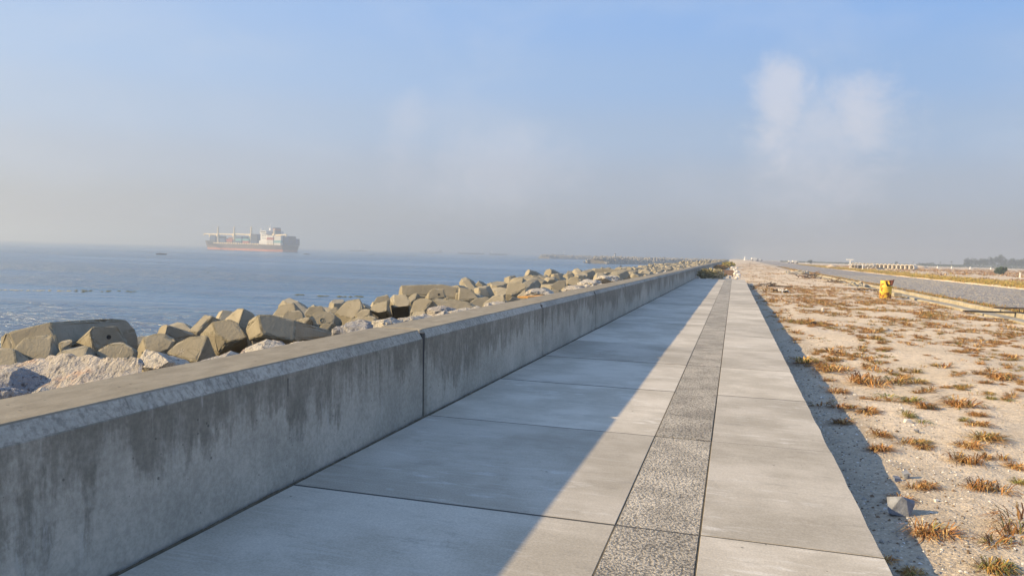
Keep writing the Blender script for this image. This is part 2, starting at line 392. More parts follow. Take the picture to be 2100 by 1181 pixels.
def bx(bm, x0, x1, y0, y1, z0, z1, bev=0.):
    vs = [bm.verts.new(c) for c in ((x0, y0, z0), (x1, y0, z0), (x1, y1, z0), (x0, y1, z0), (x0, y0, z1), (x1, y0, z1), (x1, y1, z1), (x0, y1, z1))]
    fs = [bm.faces.new([vs[i] for i in q]) for q in ((3, 2, 1, 0), (4, 5, 6, 7), (0, 1, 5, 4), (1, 2, 6, 5), (2, 3, 7, 6), (3, 0, 4, 7))]
    if bev:
        es = list({e for f in fs for e in f.edges})
        bmesh.ops.bevel(bm, geom=es, offset=bev, segments=1, affect='EDGES', profile=.5)
    return vs
def box_mesh(name, x0, x1, y0, y1, z0, z1, m, bev=0.):
    bm = bmesh.new(); bx(bm, x0, x1, y0, y1, z0, z1, bev); return bm_mesh(name, bm, m)
def tube(bm, pts, r0, r1=None, n=8, cap=True):
    r1 = r0 if r1 is None else r1; rings = []
    for i, p in enumerate(pts):
        p = Vector(p); a = Vector(pts[max(0, i-1)]); b = Vector(pts[min(len(pts)-1, i+1)]); d = (b-a).normalized()
        s = d.orthogonal().normalized(); q = d.cross(s); r = r0+(r1-r0)*i/(len(pts)-1)
        rings.append([bm.verts.new(p+(s*math.cos(2*math.pi*k/n)+q*math.sin(2*math.pi*k/n))*r) for k in range(n)])
    for A, B in zip(rings, rings[1:]):
        for k in range(n): bm.faces.new((A[k], A[(k+1) % n], B[(k+1) % n], B[k]))
    if cap: bm.faces.new(rings[0][::-1]); bm.faces.new(rings[-1])
def N(x, y, z=0.): return noise.noise((x, y, z))
def sst(a, b, x): t_ = min(1., max(0., (x-a)/(b-a))); return t_*t_*(3-2*t_)

def gz(x, y):
    """height of the sand"""
    z = -.23 + .07*N(x*.35, y*.30, 1.) + .030*N(x*1.2, y*1.1, 4.) + .010*N(x*4, y*4, 8.)
    if y < 75: z -= .13*math.exp(-((x-.95)/.55)**2)*(.75+.8*N(.3, y*.28, 3.))
    if x < 6: z += .15*sst(8.4, 5.6, y)*math.exp(-((x-1.1)/1.6)**2)
    if y < 66 and x < .88: z = -.42
    if 9.3 < x < 11.2 and y < 165: z = -.50 if 9.55 < x else -.30
    if 11.05 < x < 24.6: z = -.34
    if x > 24.6: z += .05*N(x*.05, y*.05, 2.)*3*sst(24.6, 34, x)
    z += 1.35*sst(120, 640, y)*sst(34, 6, x)
    z += .22*sst(160, 420, y)*N(x*.02, y*.012, 6.)*sst(24, 40, x)
    return z

# ------------------------------------------------------------------ setting: sea, ground, walkway, road
def grid(name, xs, ys, zf, m, smooth=True):
    vs = [(x, y, zf(x, y)) for y in ys for x in xs]; nx = len(xs)
    fs = [(j*nx+i, j*nx+i+1, (j+1)*nx+i+1, (j+1)*nx+i) for j in range(len(ys)-1) for i in range(nx-1)]
    return link(name, mesh(name, vs, fs, m, smooth=smooth))
def geom_steps(a, b, s0, g):
    out = []; v = a; s = s0
    while v < b: out.append(v); v += s; s *= g
    return out+[b]
xs = [-3.3, -1., .6, .84] + list(np.arange(.9, 6, .085)) + list(np.arange(6, 9.3, .22)) + [9.3, 9.56, 9.6, 10.4, 11.04, 11.06, 11.5] + list(np.arange(12.5, 24.6, 3.)) + [24.58, 24.62] + geom_steps(25.5, 3400, 1., 1.13)
ys = [-40, -10, 0] + list(np.arange(2, 16, .095)) + list(np.arange(16, 66, .32)) + geom_steps(66, 3400, .6, 1.045)
ground = grid('ground', [float(v) for v in xs], [float(v) for v in ys], gz, M['sand']); ground['kind'] = 'structure'

sea = link('sea', mesh('sea', [(-3400, -400, -4.5), (-3.8, -400, -4.5), (-3.8, 3400, -4.5), (-3400, 3400, -4.5)], [(0, 1, 2, 3)], M['sea'])); sea['kind'] = 'structure'

def slope_z(x, y):
    z = .05 if x > -5 else .05-(-5-x)*.22
    if x < -10: z = -1.05-(-10-x)*.62
    return z - .18 + .25*N(x*.8, y*.8, 2.) + .10*N(x*2.3, y*2.3, 5.)
slope = grid('rubble_slope', [float(v) for v in np.linspace(-17.5, -3.55, 30)], [-30., -10.] + [float(v) for v in np.arange(0, 60, .45)] + geom_steps(60, 900, 1., 1.05), slope_z, M['core']); slope['kind'] = 'structure'

# walkway: a bed with every slab laid on it as a piece of its own
Y0, DY = 4.772, 2.526
walk = link('walkway', box_mesh('walkway', -2.99, .86, -14, 66.0, -.40, -.16, M['bed'])); walk['kind'] = 'structure'
def slab(x0, x1, y0, y1, m, name, ragged=0.):
    g = .0045
    bm = bmesh.new(); dz = rnd.uniform(-.003, .003)
    nseg = 14 if (ragged and y0 < 24) else 4
    # top outline walks round the slab, its free edge slightly uneven
    out = [(x0+g, y0+g)] + [(x0+g+(x1-x0-2*g)*i/3, y0+g) for i in (1, 2)]
    out += [(x1-g+(ragged*(N(1.7, (y0+(y1-y0)*i/nseg)*2.1, 9.)+.7*N(7., (y0+(y1-y0)*i/nseg)*8, 1.)) if ragged else 0.), y0+g+(y1-y0-2*g)*i/nseg) for i in range(nseg+1)]
    out += [(x0+g+(x1-x0-2*g)*i/3, y1-g) for i in (2, 1)] + [(x0+g, y1-g)]
    cx, cy = (x0+x1)/2, (y0+y1)/2; k = .0015
    def ins(p): return (p[0]+(k if p[0] < cx else -k), p[1]+(k if p[1] < y0+.05 else (-k if p[1] > y1-.05 else 0)))
    out = [(p[0], p[1]+(.0065 if p[1] < y0+.05 else (-.0065 if p[1] > y1-.05 else 0))+.0022*N(p[0]*6, p[1]*6, 2.)) for p in out]
    top = [bm.verts.new((*ins(p), dz)) for p in out]; mid = [bm.verts.new((*p, dz-.0025)) for p in out]; bot = [bm.verts.new((*p, -.158)) for p in out]
    bm.faces.new(top)
    n = len(out)
    for A, B in ((mid, top), (bot, mid)):
        for i in range(n): bm.faces.new((A[i], A[(i+1) % n], B[(i+1) % n], B[i]))
    me = bm_mesh(name, bm, m)
    return link(name, me, walk)
for k in range(-6, 24):
    a = Y0+DY*k; b = a+DY
    slab(-2.965, -.657, a, min(b, 64.0), M['slab'], 'paving_slab')
    if b < 64: link('joint_seal', box_mesh('joint_seal', -2.96, .895, b-.0115, b+.0115, -.15, -.0012, M['joint']), walk)
    slab(-.655, -.139, a, min(b, 64.4), M['agg'], 'textured_strip_slab')
    slab(-.135, .90, a, min(b, 65.2), M['slab'], 'edge_slab', .010)
for xj in (-.656, -.137): link('joint_seal', box_mesh('joint_seal', xj-.0054, xj+.0054, -5, 63.9, -.155, -.0030, M['dirt']), walk)
# dirt line in the gap along the wall foot
bm = bmesh.new()
for i in range(420):
    y_ = -3+i*.16
    if y_ > 62: break
    r_ = .012+.014*abs(N(y_*2.2, 0, 3.))
    vs = [bm.verts.new((-2.982+rnd.uniform(-.006, .006)+q*r_, y_+.09*s_, .004+(.012*abs(N(y_*5, 1, 1.)) if q == 0 else -.014))) for s_ in (-1, 1) for q in (-1, 0, 1)]
    bm.faces.new((vs[0], vs[1], vs[4], vs[3])); bm.faces.new((vs[1], vs[2], vs[5], vs[4]))
o = link('foot_dirt', bm_mesh('foot_dirt', bm, M['dirt']), walk); o['kind'] = 'stuff'

# ------------------------------------------------------------------ sea wall of cast panels
wall = empty('sea_wall', (-3.3, 7.3, -.3))
tag(wall, 'long low grey concrete sea wall with bevelled coping and mould stains beside the walkway', 'wall')
PROF = [(-2.998, -.45), (-3.024, .79), (-3.085, .882), (-3.545, .886), (-3.60, .84), (-3.62, -.6)]
def panel(y0, y1, dx=0., name='wall_panel'):
    bm = bmesh.new(); c_ = .025
    ysec = [(y0, c_), (y0+c_, 0)] + [(y0+(y1-y0)*i/8, 0) for i in range(1, 8)] + [(y1-c_, 0), (y1, c_)]
    rings = []
    for yy, inset in ysec:
        ring = []
        for (px, pz) in PROF:
            jx = .004*N(yy*1.1, pz*2, 3.) + dx; jz = .004*N(yy*2.3, px*3, 7.) if pz > .7 else 0
            ring.append(bm.verts.new((px-(inset if px > -3.2 else -inset*.3)+jx, yy, pz-(inset*.6 if pz > .7 else 0)+jz)))
        rings.append(ring)
    n = len(PROF)
    for A, B in zip(rings, rings[1:]):
        for i in range(n): bm.faces.new((A[i], B[i], B[(i+1) % n], A[(i+1) % n]))
    bm.faces.new(rings[0][::-1]); bm.faces.new(rings[-1])
    bmesh.ops.recalc_face_normals(bm, faces=bm.faces)
    o = link(name, bm_mesh(name, bm, M['wall'])); o.parent = wall; o.matrix_parent_inverse = Matrix.Translation(-Vector(wall.location)); return o
def filler(yc, dx=0.):
    o = link('joint_filler', box_mesh('joint_filler', -3.55+dx, -3.045+dx, yc-.035, yc+.035, -.5, .845, M['joint'])); o.parent = wall
    o.matrix_parent_inverse = Matrix.Translation(-Vector(wall.location))
PY = [Y0+DY*(2*j-1) for j in range(-3, 13)]
for i, (a, b) in enumerate(zip(PY, PY[1:])):
    panel(a+.034, b-.034, rnd.uniform(-.004, .004)); filler(b)
yy = PY[-1]
dxw = -.10
while yy < 330:
    panel(yy+(.16 if yy == PY[-1] else .034), yy+2*DY-.034, dxw); filler(yy+2*DY, dxw); yy += 2*DY
panel(yy+.015, 900, dxw, 'far_wall_run')
# thin seam of the formwork in the middle of the nearest panels
for j in range(0, 5):
    yc = Y0+DY*2*j
    o = link('formwork_seam', box_mesh('formwork_seam', -3.04, -3.0135, yc-.004, yc+.004, -.2, .76, M['joint'])); o.parent = wall
    o.matrix_parent_inverse = Matrix.Translation(-Vector(wall.location)); o.location.x = -.010

# ------------------------------------------------------------------ armour blocks behind the wall
NK = dict(L=Vector((-.10, -.85, .50)), M=Vector((.12, -.90, .42)), D=Vector((.88, -.46, .08)), T=Vector((-.1, -.55, .83)), F=Vector((.40, -.88, .28)))
def rough_hull(pts, name, m, bev=.035, jit=.012):
    bm = bmesh.new()
    for p in pts: bm.verts.new(p)
    r_ = bmesh.ops.convex_hull(bm, input=bm.verts)
    dead = [v for v in bm.verts if not v.link_faces]
    for v in dead: bm.verts.remove(v)
    bmesh.ops.dissolve_limit(bm, angle_limit=R(9), verts=bm.verts, edges=bm.edges)
    if bev:
        bmesh.ops.bevel(bm, geom=[e for e in bm.edges if len(e.link_faces) == 2 and e.calc_face_angle() > R(14)], offset=bev, segments=2, affect='EDGES', profile=.6, clamp_overlap=True, material=1 if m is M['armour'] else -1)
        rim = [f for f in bm.faces if f.material_index == 1]
        keep = set()
        if rim:
            for f in [f for f in bm.faces if f.material_index == 0]:
                bmesh.ops.inset_individual(bm, faces=[f], thickness=min(.045, .12*math.sqrt(f.calc_area())), use_even_offset=False)
                keep |= set(f.verts)
            es = list({e for f in rim for e in f.edges if e.calc_length() > .12})
            bmesh.ops.subdivide_edges(bm, edges=es, cuts=5)
            for v in {v for f in bm.faces if f.material_index == 1 for v in f.verts} - keep:
                q = v.co; v.co -= v.normal*bev*max(0., 1.3*N(q.x*2.3, q.y*2.3, q.z*2.3)+1.1*N(q.x*9, q.y*9, q.z*9))*1.1
    bmesh.ops.triangulate(bm, faces=[f for f in bm.faces if len(f.verts) > 4])
    if jit:
        big = [e for e in bm.edges if e.calc_length() > .22]
        bmesh.ops.subdivide_edges(bm, edges=big, cuts=2, use_grid_fill=True)
        for v in bm.verts:
            q = v.co
            v.co += v.normal*(jit*N(q.x*3, q.y*3, q.z*3)+jit*1.4*N(q.x*14, q.y*14, q.z*14))
    bmesh.ops.recalc_face_normals(bm, faces=bm.faces)
    return bm_mesh(name, bm, [m, M['arris']] if m is M['armour'] else m)
def px_block(kind, X, front, extra=(), deep=1.1, drop=.45, label=None, name='armour_block', m='armour', cat='armour block', group='concrete armour blocks behind the sea wall', bev=.022, jit=0, marks=()):
    n = NK[kind].normalized() if isinstance(kind, str) else Vector(kind).normalized()
    cu = sum(q[0] for q in front)/len(front); cv_ = sum(q[1] for q in front)/len(front)
    A = at_x(cu, cv_, X)
    P = []
    for u, v in front:
        d = ray(u, v); t_ = (A-EYE).dot(n)/d.dot(n); P.append(EYE+d*t_)
    tc = (A-EYE).dot(fw)
    for u, v, dd in extra:
        d = ray(u, v); P.append(EYE+d*(tc+dd))
    c = sum(P, Vector())/len(P); away = Vector(((A-EYE).x, (A-EYE).y, 0)).normalized()
    bot = min(p.z for p in P)
    back = [c+(p-c)*.80+away*deep-Vector((0, 0, .10)) for p in P]
    low = [Vector((p.x, p.y, p.z-drop))+away*.15 for p in P if p.z < bot+.25*(max(q.z for q in P)-bot)]
    o = link(name, rough_hull([p-c for p in P+back+low], name, M[m], bev, jit)); o.location = c
    tag(o, label, cat, group)
    sx = n.cross(Vector((0, 0, 1))).normalized(); sy = sx.cross(n)
    for kd, u, v, rp in marks:
        d = ray(u, v); q = EYE+d*((A-EYE).dot(n)/d.dot(n)); r_ = rp*tc/FPX; bm = bmesh.new(); hole = kd == 'hole'
        def pt(x_, y_, h_): return bm.verts.new(q-c+sx*x_+sy*y_+n*h_)
        if hole or kd == 'ring':
            k = 14; ra, rb = (0, r_) if hole else (r_*.72, r_)
            ou = [pt(math.cos(2*math.pi*a_/k)*rb, math.sin(2*math.pi*a_/k)*rb, .004) for a_ in range(k)]
            mid = [pt(math.cos(2*math.pi*a_/k)*(rb*.8 if hole else ra), math.sin(2*math.pi*a_/k)*(rb*.8 if hole else ra), .006 if hole else .014) for a_ in range(k)]
            for a_ in range(k): bm.faces.new((ou[a_], ou[(a_+1) % k], mid[(a_+1) % k], mid[a_]))
            if hole: bm.faces.new(mid)
            link('lifting_hole' if hole else 'cast_ring', bm_mesh('mark', bm, M['black'] if hole else M['arris']), o)  # hole is a black disc on the face, its inner shade put into colour
        else:
            for a_ in ((.2, 1.3, 2.3) if kd == 'star' else (1.75,)):
                dx_, dy_ = math.cos(a_), math.sin(a_); w_ = r_*.055
                bm.faces.new((pt(-dx_*r_-dy_*w_, -dy_*r_+dx_*w_, .004), pt(-dx_*r_+dy_*w_, -dy_*r_-dx_*w_, .004), pt(dx_*r_+dy_*w_, dy_*r_-dx_*w_, .004), pt(dx_*r_-dy_*w_, dy_*r_+dx_*w_, .004)))
            link('scratch_mark', bm_mesh('mark', bm, M['whiterock']), o)
    return o
B = px_block
B('M', -9.3, [(12, 681), (60, 668), (105, 660), (124, 718), (25, 718)], [(2, 690, .3), (0, 718, .3), (170, 653, .75), (225, 652, 1.3), (258, 656, 1.6), (279, 676, 1.75), (286, 714, 1.75)], .9, label='long dark-topped concrete beam against the water at the left edge')  # right part bent back so its shape darkens in place of a cast shadow
B('M', -7.1, [(25, 718), (50, 692), (103, 686), (108, 690), (106, 742), (75, 746), (50, 735)], [(123, 716, .5), (118, 742, .5)], label='broad tan block lit in front of the long beam, with a dark right flank')
B('M', -6.5, [(-30, 712), (31, 715), (37, 756), (-30, 760)], [(60, 731, .55), (72, 748, .5)], label='dark-flanked block cut by the left edge of the picture, above the largest boulder')
B('M', -8.0, [(120, 703), (150, 697), (147, 708), (124, 719)], label='small tan corner of a block showing below the long beam')
B('D', -7.6, [(183, 681), (190, 670), (215, 667), (241, 669), (256, 688), (264, 706), (230, 716), (201, 716)], [(145, 712, .5), (186, 670, .35), (165, 718, .4)], marks=[('hole', 223, 691, 4.5)], label='wedge block with a bright left side and a shaded front with one round lifting hole')
B('T', -6.3, [(104, 742), (120, 722), (182, 710), (170, 738)], [(232, 739, .45)], label='low block with a flat lit top and dark right end behind the pink boulder')
B('M', -5.9, [(198, 720), (222, 706), (255, 703), (272, 713), (277, 728), (262, 742), (205, 742)], [(284, 720, .35)], marks=[('stroke', 249, 717, 8)], label='low rounded block with a pale scratched stroke right behind the pink boulder')
B('M', -6.3, [(293, 692), (318, 684), (337, 683), (362, 697), (348, 722), (300, 730)], [(281, 717, .3), (287, 700, .3)], label='smooth six-sided block right of the gap of open water')
B('D', -7.5, [(343, 666), (400, 684), (396, 692), (360, 698), (338, 686)], [(322, 685, .35), (328, 669, .3), (340, 665, .15)], label='block with a bright left nose and a long dark sloping flank')
B('L', -7.8, [(385, 680), (420, 645), (437, 648), (406, 680)], [(453, 655, .5), (432, 676, .5)], label='tilted block with a bright slanting face and a black shaded underside')
B('M', -6.5, [(435, 660), (470, 654), (487, 661), (494, 670), (508, 693), (466, 702), (440, 682)], [(409, 687, .35), (448, 727, .10), (512, 720, .9), (452, 745, .8)], drop=.05, label='big cracked block overhanging a rust-dark hollow')
B('L', -5.5, [(341, 724), (362, 704), (390, 690), (427, 688), (414, 713), (403, 744)], [(450, 746, .55), (440, 720, .5)], marks=[('star', 372, 722, 8)], label='bright block with a scratched star mark and crumbled edge close behind the wall')
B('D', -8.0, [(500, 632), (525, 645), (508, 680), (488, 668)], [(458, 656, .3), (488, 632, .15)], label='shaded block with one bright sloping side, before the long bar')
B('F', -5.6, [(528, 645), (555, 645), (607, 658), (604, 700), (538, 688)], [(503, 676, .3), (510, 657, .25), (511, 698, .25), (695, 681, 1.7), (694, 697, 1.7), (640, 708, .9)], .8, .1, label='longest bar-shaped block tapering to the right with a bright rounded left end')
B('L', -8.2, [(557, 648), (574, 627), (602, 619), (607, 636), (590, 650)], [(627, 646, .5)], label='pointed bright block standing up behind the longest bar')
B('M', -7.3, [(578, 650), (586, 638), (615, 636), (627, 649), (620, 660), (582, 660)], label='rough-faced low block just behind the longest bar')
B('M', -8.9, [(624, 643), (634, 629), (660, 627), (671, 641), (650, 652)], label='flat block at the water side with a shadowed lower half')
B('M', -6.8, [(634, 654), (645, 640), (675, 638), (688, 646), (684, 664), (655, 668)], [(704, 668, .5), (700, 655, .45)], marks=[('ring', 660, 657, 6)], label='octagonal block end with a ring-shaped cast mark')
B('M', -9.2, [(671, 636), (690, 628), (696, 636), (686, 645)], label='small grey block peeping between two taller ones at the water side')
B('L', -7.9, [(686, 643), (710, 617), (738, 612), (744, 633), (722, 654), (702, 650)], [(752, 640, .4)], label='tall bright leaning slab-like block against the blue water')
B('L', -6.4, [(605, 657), (628, 650), (637, 651), (625, 664)], [(656, 670, .45), (640, 651, .1)], label='small peaked block with a black triangular right side')
B('M', -5.7, [(655, 669), (666, 663), (684, 663), (675, 677), (660, 678)], [(698, 674, .3)], label='small low wedge beside the speckled grey boulder')
B('L', -6.1, [(703, 668), (720, 653), (760, 647), (772, 650), (770, 664), (730, 674)], [(780, 662, .3)], label='low wide bright block left of the cube-like block')
B('L', -7.3, [(728, 645), (745, 633), (760, 634), (757, 648), (735, 655)], label='stub of a block behind the low wide bright one')
B('M', -8.6, [(765, 621), (773, 609), (795, 604), (801, 613), (795, 624)], label='small block set back behind the cube-like block')
B('L', -7.0, [(757, 638), (765, 624), (795, 615), (794, 638), (776, 641)], [(805, 648, .6), (795, 655, .6)], drop=.1, label='cube-like block with a dark undercut, left of the upright one with the black underside')
B('T', -6.8, [(807, 604), (832, 604), (841, 617), (838, 627), (808, 630)], [(799, 612, .3), (806, 634, .2), (838, 652, .9), (806, 655, .9)], .9, .05, label='upright block with a bright left edge and a deep black underside')
B('M', -9.0, [(823, 585), (845, 583), (870, 582), (908, 583), (940, 589), (938, 612), (825, 604)], [(817, 603, .3), (819, 590, .25)], label='long flat-topped bar block at the back against the water, left of the middle')
B('L', -7.9, [(836, 612), (845, 603), (856, 601), (853, 612), (842, 620)], [(866, 611, .3)], label='small bright block wedged under the long flat-topped bar')
B('M', -7.5, [(880, 598), (887, 592), (911, 592), (916, 612), (878, 613)], [(871, 611, .3)], marks=[('hole', 900, 604, 2.6)], label='six-sided block end with one round dark hole below the flat-topped bar')
B('M', -7.4, [(943, 589), (967, 592), (985, 613), (940, 616)], [(939, 613, .2), (940, 592, .2)], label='square-edged leaning block right of the long flat-topped bar')
B('L', -6.1, [(841, 640), (848, 618), (861, 611), (880, 613), (888, 616), (871, 637)], [(909, 636, .6), (898, 640, .5)], label='bright plane-faced block with a blue-shaded triangular side')
B('M', -6.0, [(886, 613), (930, 613), (962, 620), (985, 632), (988, 640), (955, 643), (908, 638)], [(992, 634, .3)], label='long low bar block rounded off at its crumbling right end')
B('L', -5.4, [(842, 650), (850, 637), (870, 637), (873, 640), (869, 654), (850, 657)], [(878, 650, .3)], label='small angular block in front of the bright plane-faced one')
B('T', -5.1, [(823, 659), (842, 646), (862, 650), (858, 660)], label='low flat-topped block next to the white boulder')
B('M', -6.9, [(962, 621), (975, 612), (985, 614), (1000, 608), (1012, 618), (1005, 632), (975, 634)], label='grey block between the square-edged one and the paired blocks')
B('L', -5.9, [(987, 634), (992, 622), (1012, 606), (1032, 604), (1037, 620), (1012, 636)], [(1041, 625, .3)], label='large pale faceted block near the wall, left of the orange board')
B('F', -5.6, [(1038, 622), (1050, 608), (1068, 612), (1066, 622)], label='low dark-topped wedge left of the orange board')
B('L', -6.0, [(1060, 607), (1077, 594), (1082, 612)], [(1102, 601, .35), (1100, 606, .3), (1082, 592, .15)], label='pale prism with a pointed left end behind the orange board')
B('L', -7.2, [(1037, 602), (1040, 582), (1060, 578), (1078, 582), (1080, 592), (1050, 604)], label='big rounded pale block with chalky smears, back row')
B('M', -7.0, [(1128, 586), (1145, 575), (1160, 574), (1164, 594), (1140, 598)], label='upright octagonal block with thin black joints on either side')
B('L', -6.6, [(1163, 578), (1170, 568), (1184, 567), (1192, 580), (1190, 590), (1165, 585)], label='rounded block with a striped right edge left of the long slab')
B('M', -7.6, [(1218, 556), (1222, 550), (1290, 553), (1288, 566), (1260, 571), (1216, 564)], [(1214, 566, .4)], 1.2, label='long thick slab lying high on the heap, biggest of the far blocks')

def rock_mesh(seed, sub, fr=1.0, amp=.42, flat=True):
    bm = bmesh.new(); bmesh.ops.create_icosphere(bm, subdivisions=sub, radius=1)
    r_ = random.Random(seed); planes = [(Vector((r_.gauss(0, 1), r_.gauss(0, 1), r_.gauss(0, 1))).normalized(), r_.uniform(.55, .85)) for _ in range(11)]
    o_ = Vector((r_.uniform(0, 99), r_.uniform(0, 99), 0))
    for v in bm.verts:
        p = v.co.copy()
        for n_, d_ in planes:
            e = p.dot(n_)-d_
            if e > 0: p -= n_*e*.92
        k = 1+amp*.35*noise.noise(p*1.6*fr+o_)+amp*.28*noise.noise(p*4.*fr+o_)+amp*.18*noise.noise(p*10.*fr+o_)+amp*.10*noise.noise(p*24.*fr+o_)
        v.co = p*k
    return bm
ROCKS = [bm_mesh('boulder', rock_mesh(i, 4), M['pinkrock']) for i in range(3)]
def boulder(u, v, wpx, hpx, X, mname, label, seed, rz=None, yawstretch=1.0, group='granite boulders along the back of the sea wall', sub=5):
    c = at_x(u, v, X); k = (c-EYE).dot(fw)/FPX
    me = bm_mesh('boulder', rock_mesh(seed, sub), M[mname], True)
    o = link('boulder', me); o.location = c
    o.scale = (wpx*k*.5*1.15, wpx*k*.5*yawstretch*1.1, hpx*k*.5*1.3); o.rotation_euler = (0, 0, (YAW+R(30)) if rz is None else rz)
    return tag(o, label, 'boulder', group)
boulder(8, 826, 85, 75, -4.0, 'greyrock', 'grey boulder cut by the left edge of the picture beside the wall', 8)
boulder(50, 800, 130, 70, -4.9, 'greyrock', 'dark grey boulder in the hollow between the two left boulders', 12)
boulder(380, 757, 75, 16, -4.0, 'whiterock', 'thin white rubble lump on the back edge of the wall below the scratched block', 23)
boulder(625, 712, 70, 18, -4.0, 'whiterock', 'small white boulder in the angle below the longest bar block', 33)
boulder(735, 686, 88, 44, -4.3, 'greyrock', 'salt and pepper speckled boulder at the right end of the longest bar block', 37)
boulder(795, 672, 80, 34, -4.4, 'whiterock', 'white rounded boulder left of the low flat-topped block', 41)
boulder(850, 664, 90, 24, -4.15, 'whiterock', 'sunlit yellow-white boulder ridge on the back edge of the wall', 43, None, .5)
boulder(908, 647, 72, 30, -4.5, 'pinkrock', 'pinkish boulder below the blue-shaded triangular side', 47)
boulder(955, 640, 66, 16, -4.1, 'whiterock', 'flat white boulder below the long low bar block', 51)
boulder(1030, 628, 74, 16, -4.2, 'whiterock', 'broken white rubble lump below the large pale faceted block', 53)
boulder(1112, 603, 60, 20, -4.7, 'whiterock', 'white granite boulder right of the orange board', 57)
boulder(1205, 584, 52, 20, -4.9, 'whiterock', 'white crumbling boulder below the long thick slab', 61)
boulder(1245, 574, 44, 16, -5.0, 'whiterock', 'pale boulder at the right foot of the long thick slab', 67)
boulder(1180, 592, 46, 14, -4.5, 'pinkrock', 'pinkish low boulder between the two white ones near the long slab', 71)

def crag(kind, X, front, extra, deep, label, m, amp=.055, seed=1):
    o = px_block(kind, X, front, extra, deep, .5, label, 'boulder', m, 'boulder', 'granite boulders along the back of the sea wall', 0, 0)
    bm = bmesh.new(); bm.from_mesh(o.data); bmesh.ops.triangulate(bm, faces=bm.faces)
    for L in (.5, .26, .14, .085, .06):
        es = [e for e in bm.edges if e.calc_length() > L]
        if es: bmesh.ops.subdivide_edges(bm, edges=es, cuts=1); bmesh.ops.triangulate(bm, faces=[f for f in bm.faces if len(f.verts) > 3])
    bm.normal_update(); nn = [v.normal.copy() for v in bm.verts]; so = Vector((seed*7.3, 0, 0))
    for v, n_ in zip(bm.verts, nn):
        q = v.co+so
        v.co += n_*amp*(.8*noise.noise(q*1.8)+.7*abs(noise.noise(q*3.6))*2-.30+.40*noise.noise(q*8)+.28*noise.noise(q*18))
    bm.to_mesh(o.data); bm.free(); o.data.update(); return o
crag((-.25, -.62, .75), -4.55, [(-40, 762), (40, 742), (100, 731), (158, 727), (200, 733), (262, 725), (298, 734), (290, 775), (180, 812), (60, 842), (-40, 860)], [], .5, 'largest boulder, grey granite with a pink-orange middle, behind the wall at the left', 'pinkrock', .055, 3)
crag((-.15, -.70, .70), -4.5, [(284, 737), (298, 716), (312, 716), (345, 742), (325, 755), (290, 752)], [(412, 752, .35), (380, 735, .3), (400, 762, .25)], .5, 'wedge boulder with a yellow-white left edge and a dark slanting top', 'whiterock', .035, 5)
crag((-.2, -.6, .76), -4.2, [(482, 740), (520, 712), (560, 700), (600, 708), (620, 722), (560, 736)], [], .5, 'pink boulder right behind the wall below the longest bar block', 'pinkrock', .04, 8)
# orange board lying on the stones
bm = bmesh.new(); a = at_x(1072, 611, -4.35); b = at_x(1118, 608, -4.2)
d_ = (b-a).normalized(); sd_ = Vector((d_.y, -d_.x, 0)).normalized()
vs = [a-sd_*.12, b-sd_*.12, b+sd_*.12, a+sd_*.12]
q = [bm.verts.new(v) for v in vs]+[bm.verts.new(v+Vector((0, 0, .03))) for v in vs]
for f in ((3, 2, 1, 0), (4, 5, 6, 7), (0, 1, 5, 4), (1, 2, 6, 5), (2, 3, 7, 6), (3, 0, 4, 7)): bm.faces.new([q[i] for i in f])
tag(link('orange_board', bm_mesh('orange_board', bm, M['orange'])), 'orange weathered board lying on the stones behind the wall coping', 'board')

# generic armour units: two crossing tapered bars of six- and eight-sided section
def prism(L, r, taper, n, axis, off=Vector(), sq=1.):
    pts = []
    for s_ in (-1, -.55, .55, 1):
        k = 1 if abs(s_) < .9 else taper
        for i in range(n):
            a_ = 2*math.pi*(i+.5)/n; p = (math.cos(a_)*r*k, math.sin(a_)*r*k*sq)
            v = Vector((s_*L, p[0], p[1])) if axis == 0 else (Vector((p[0], s_*L, p[1])) if axis == 1 else Vector((p[0], p[1], s_*L)))
            pts.append(v+off)
    return pts
def unit_mesh(i):
    r_ = random.Random(100+i)
    bm = bmesh.new()
    spec = [(1.05+.15*r_.random(), .48, .72, 8, 0, Vector((0, .28, .32))), (1.0, .46, .70, 6, 1, Vector((0, 0, -.10))), (.95, .44, .7, 6, 2, Vector((.15, -.1, 0)))]
    if i % 3 == 2: spec = [(1.35, .50, .8, 6, 0, Vector()), (.7, .5, .75, 8, 2, Vector((-.2, 0, 0)))]
    for L, rr, tp, n_, ax, off in spec:
        tmp = rough_hull(prism(L, rr, tp, n_, ax, off, r_.uniform(.85, 1.1)), 'tmp', M['armour'], .024, 0)
        bm.from_mesh(tmp); bpy.data.meshes.remove(tmp)
    return bm_mesh('armour_block', bm, [M['armour'], M['arris']])
UNITS = [unit_mesh(i) for i in range(6)]
def add_unit(x, y, zt, s, label, rng):
    o = link('armour_block', rng.choice(UNITS)); o.location = (x, y, zt-.62*s)
    o.rotation_euler = (rng.uniform(-.5, .5)+rng.choice((0, 0, .8)), rng.uniform(-.5, .5), rng.uniform(0, 6.28)); o.scale = (s,)*3
    return tag(o, label, 'armour block', 'concrete armour blocks behind the sea wall')
rg = random.Random(5)
cnt = 0
y_ = 22.
